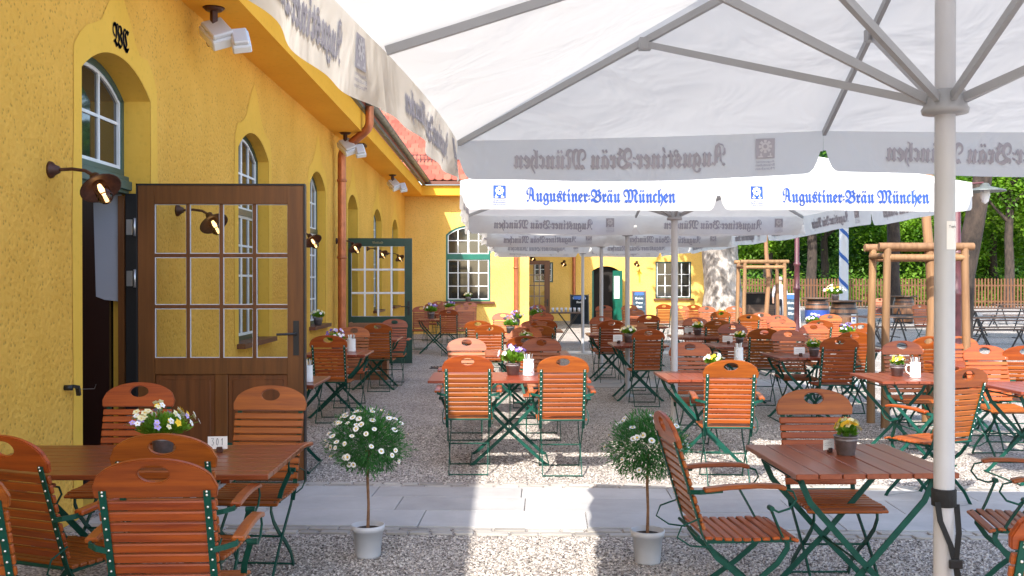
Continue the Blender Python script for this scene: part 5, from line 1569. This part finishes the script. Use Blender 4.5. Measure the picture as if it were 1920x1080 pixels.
# person
p = atz(1462, 612, 0)
pr_ = empty('person', p, 2.9, 'person in a pale patterned shirt and dark trousers seen behind the tree support', 'person')
def skin_body():
    J = {'pel': ((0, 0, .93), .13), 'waist': ((0, 0, 1.08), .12), 'chest': ((0, .0, 1.30), .15), 'neck': ((0, 0, 1.47), .06), 'head': ((0, -.015, 1.56), .08), 'top': ((0, -.01, 1.68), .085),
         'shl': ((-.17, 0, 1.40), .065), 'ell': ((-.24, -.04, 1.13), .045), 'wrl': ((-.20, -.20, .98), .033), 'hal': ((-.19, -.27, .98), .035),
         'shr': ((.17, 0, 1.40), .065), 'elr': ((.23, .03, 1.12), .045), 'wrr': ((.22, -.05, .88), .033), 'har': ((.22, -.07, .80), .035),
         'hil': ((-.09, 0, .88), .095), 'knl': ((-.10, -.02, .50), .065), 'anl': ((-.10, .02, .09), .045), 'tol': ((-.11, -.12, .03), .035),
         'hir': ((.09, 0, .88), .095), 'knr': ((.11, -.04, .50), .065), 'anr': ((.12, .03, .09), .045), 'tor': ((.13, -.11, .03), .035)}
    E = [('pel','waist'),('waist','chest'),('chest','neck'),('neck','head'),('head','top'),('chest','shl'),('shl','ell'),('ell','wrl'),('wrl','hal'),('chest','shr'),('shr','elr'),('elr','wrr'),('wrr','har'),('pel','hil'),('hil','knl'),('knl','anl'),('anl','tol'),('pel','hir'),('hir','knr'),('knr','anr'),('anr','tor')]
    ks = list(J); me = bpy.data.meshes.new('body'); me.from_pydata([J[k][0] for k in ks], [(ks.index(a), ks.index(b)) for a, b in E], [])
    o = bpy.data.objects.new('body', me); COL.objects.link(o); sk = o.modifiers.new('s', 'SKIN'); o.modifiers.new('d', 'SUBSURF').levels = 2
    for i, k in enumerate(ks): me.skin_vertices[0].data[i].radius = (J[k][1],)*2
    me.skin_vertices[0].data[0].use_root = True
    dg = bpy.context.evaluated_depsgraph_get(); dg.update(); m2 = bpy.data.meshes.new_from_object(o.evaluated_get(dg)); bpy.data.objects.remove(o)
    m2.name = 'body'
    for mm in ('skin', 'shirt', 'trousers'): m2.materials.append(M[mm])
    for pl_ in m2.polygons:
        c = pl_.center; z = c.z; armhand = abs(c.x) > .17 and z < 1.02
        pl_.use_smooth = True; pl_.material_index = 0 if (z > 1.46 or armhand) else (1 if z > .96 else 2)
    o = bpy.data.objects.new('body', m2); COL.objects.link(o); o.parent = pr_
try: skin_body()
except Exception as ex:
    print('skin failed', ex)
m = MB(); m.lathe([(.0, .10), (.06, .085), (.095, .03), (.095, -.03), (.08, -.05)], (0, .012, 1.665), 16, R=Matrix.Rotation(.25, 3, 'X')); m.build('hair', 'hair', pr_)
for i in range(3):
    for (sx, L2) in ((-.19, .98), (.22, .78)):
        pass

# bare wooden benches and tables at the right
def make_bench_set(kind):
    r = empty(kind, (0,0,0), 0, 'x', 'bench' if kind == 'beer_bench' else 'table')
    W_, D_, H_ = (2.2, .26, .46) if kind == 'beer_bench' else (2.2, .55, .76)
    m = MB()
    nb = 2 if kind == 'beer_bench' else 4
    for i in range(nb): m.box((0, -D_/2+D_/nb*(i+.5), H_-.015), (W_, D_/nb-.008, .03))
    m.build('board_top', 'dark_wood', r)
    for sx in (-1, 1):
        m = MB(); x = sx*.8
        m.bar((x-.12, -D_/2+.02, H_-.03), (x+.12, -D_/2+.02, 0), .03, .03); m.bar((x+.12, D_/2-.02, H_-.03), (x-.12, D_/2-.02, 0), .03, .03); m.bar((x+.1, -D_/2, .04), (x+.1, D_/2, .04), .02, .02); m.bar((x-.1, -D_/2, .25), (x-.1, D_/2, .25), .02, .02)
        m.build('leg', 'black', r)
    return r
BT = Kind(make_bench_set('beer_table')); BB = Kind(make_bench_set('beer_bench'))
for px, pyt, lb in ((1895, 594, 'nearest bare wooden table at the right edge, beyond the burgundy column'), (1880, 583, 'second bare wooden table at the right edge, behind the nearest one'), (1870, 577, 'third bare wooden table back at the right edge'), (1915, 570, 'farthest bare wooden table in front of the fence at the right'), (1700, 593, 'bare dark table seen between the posts of the larger tree support'), (1700, 573, 'bare dark table before the fence, seen above the one between the posts'), (1640, 576, 'bare narrow table beyond the second barrel'), (1625, 592, 'dark wire legged table right of the second barrel')):
    BT.place(atz(px, pyt, .76)*1, .05, lb, 'bare wooden beer tables at the right'); KL = None
for o in [o for o in bpy.data.objects if o.name.startswith('beer_table')]: o.location.z = 0
for px, pyt, lb in ((1900, 612, 'nearest bare wooden bench in front of the tables at the right edge'), (1850, 617, 'bench with bright leg tips beside the pale post of the larger tree support'), (1890, 600, 'bench between the first and second bare tables at the right'), (1700, 612, 'bench with many crossed legs between the support posts'), (1905, 590, 'bench before the farthest bare tables at the right')):
    BB.place(atz(px, pyt, .46), .05, lb, 'bare wooden beer benches at the right')
for o in [o for o in bpy.data.objects if o.name.startswith('beer_bench')]: o.location.z = 0
chair(1632, 551, 180, 'distant orange chair in front of the fence right of the maypole', G1)
chair(1650, 560, 150, 'distant orange folding chair leaning beside the table near the fence', G1)
chair(1724, 571, 180, 'distant orange chair behind the posts before the fence', G1)
# hidden neighbours that show between rows
chair(1556, 590, 180, 'small orange chair peeking between the two barrels', G1)

# drain and small things
m = MB(); p = atz(835, 690, 0)
dr = empty('drain_cover', (p.x, p.y, .004), 0, 'dark rectangular drain grate in the gravel beside the green door', 'drain')
for i in range(9): m.box((-.24+.06*i, 0, .006), (.03, .3, .012))
m.box((0, -.16, .006), (.56, .02, .012)); m.box((0, .16, .006), (.56, .02, .012)); m.build('grate', 'black', dr)
print('objects', len(bpy.data.objects))
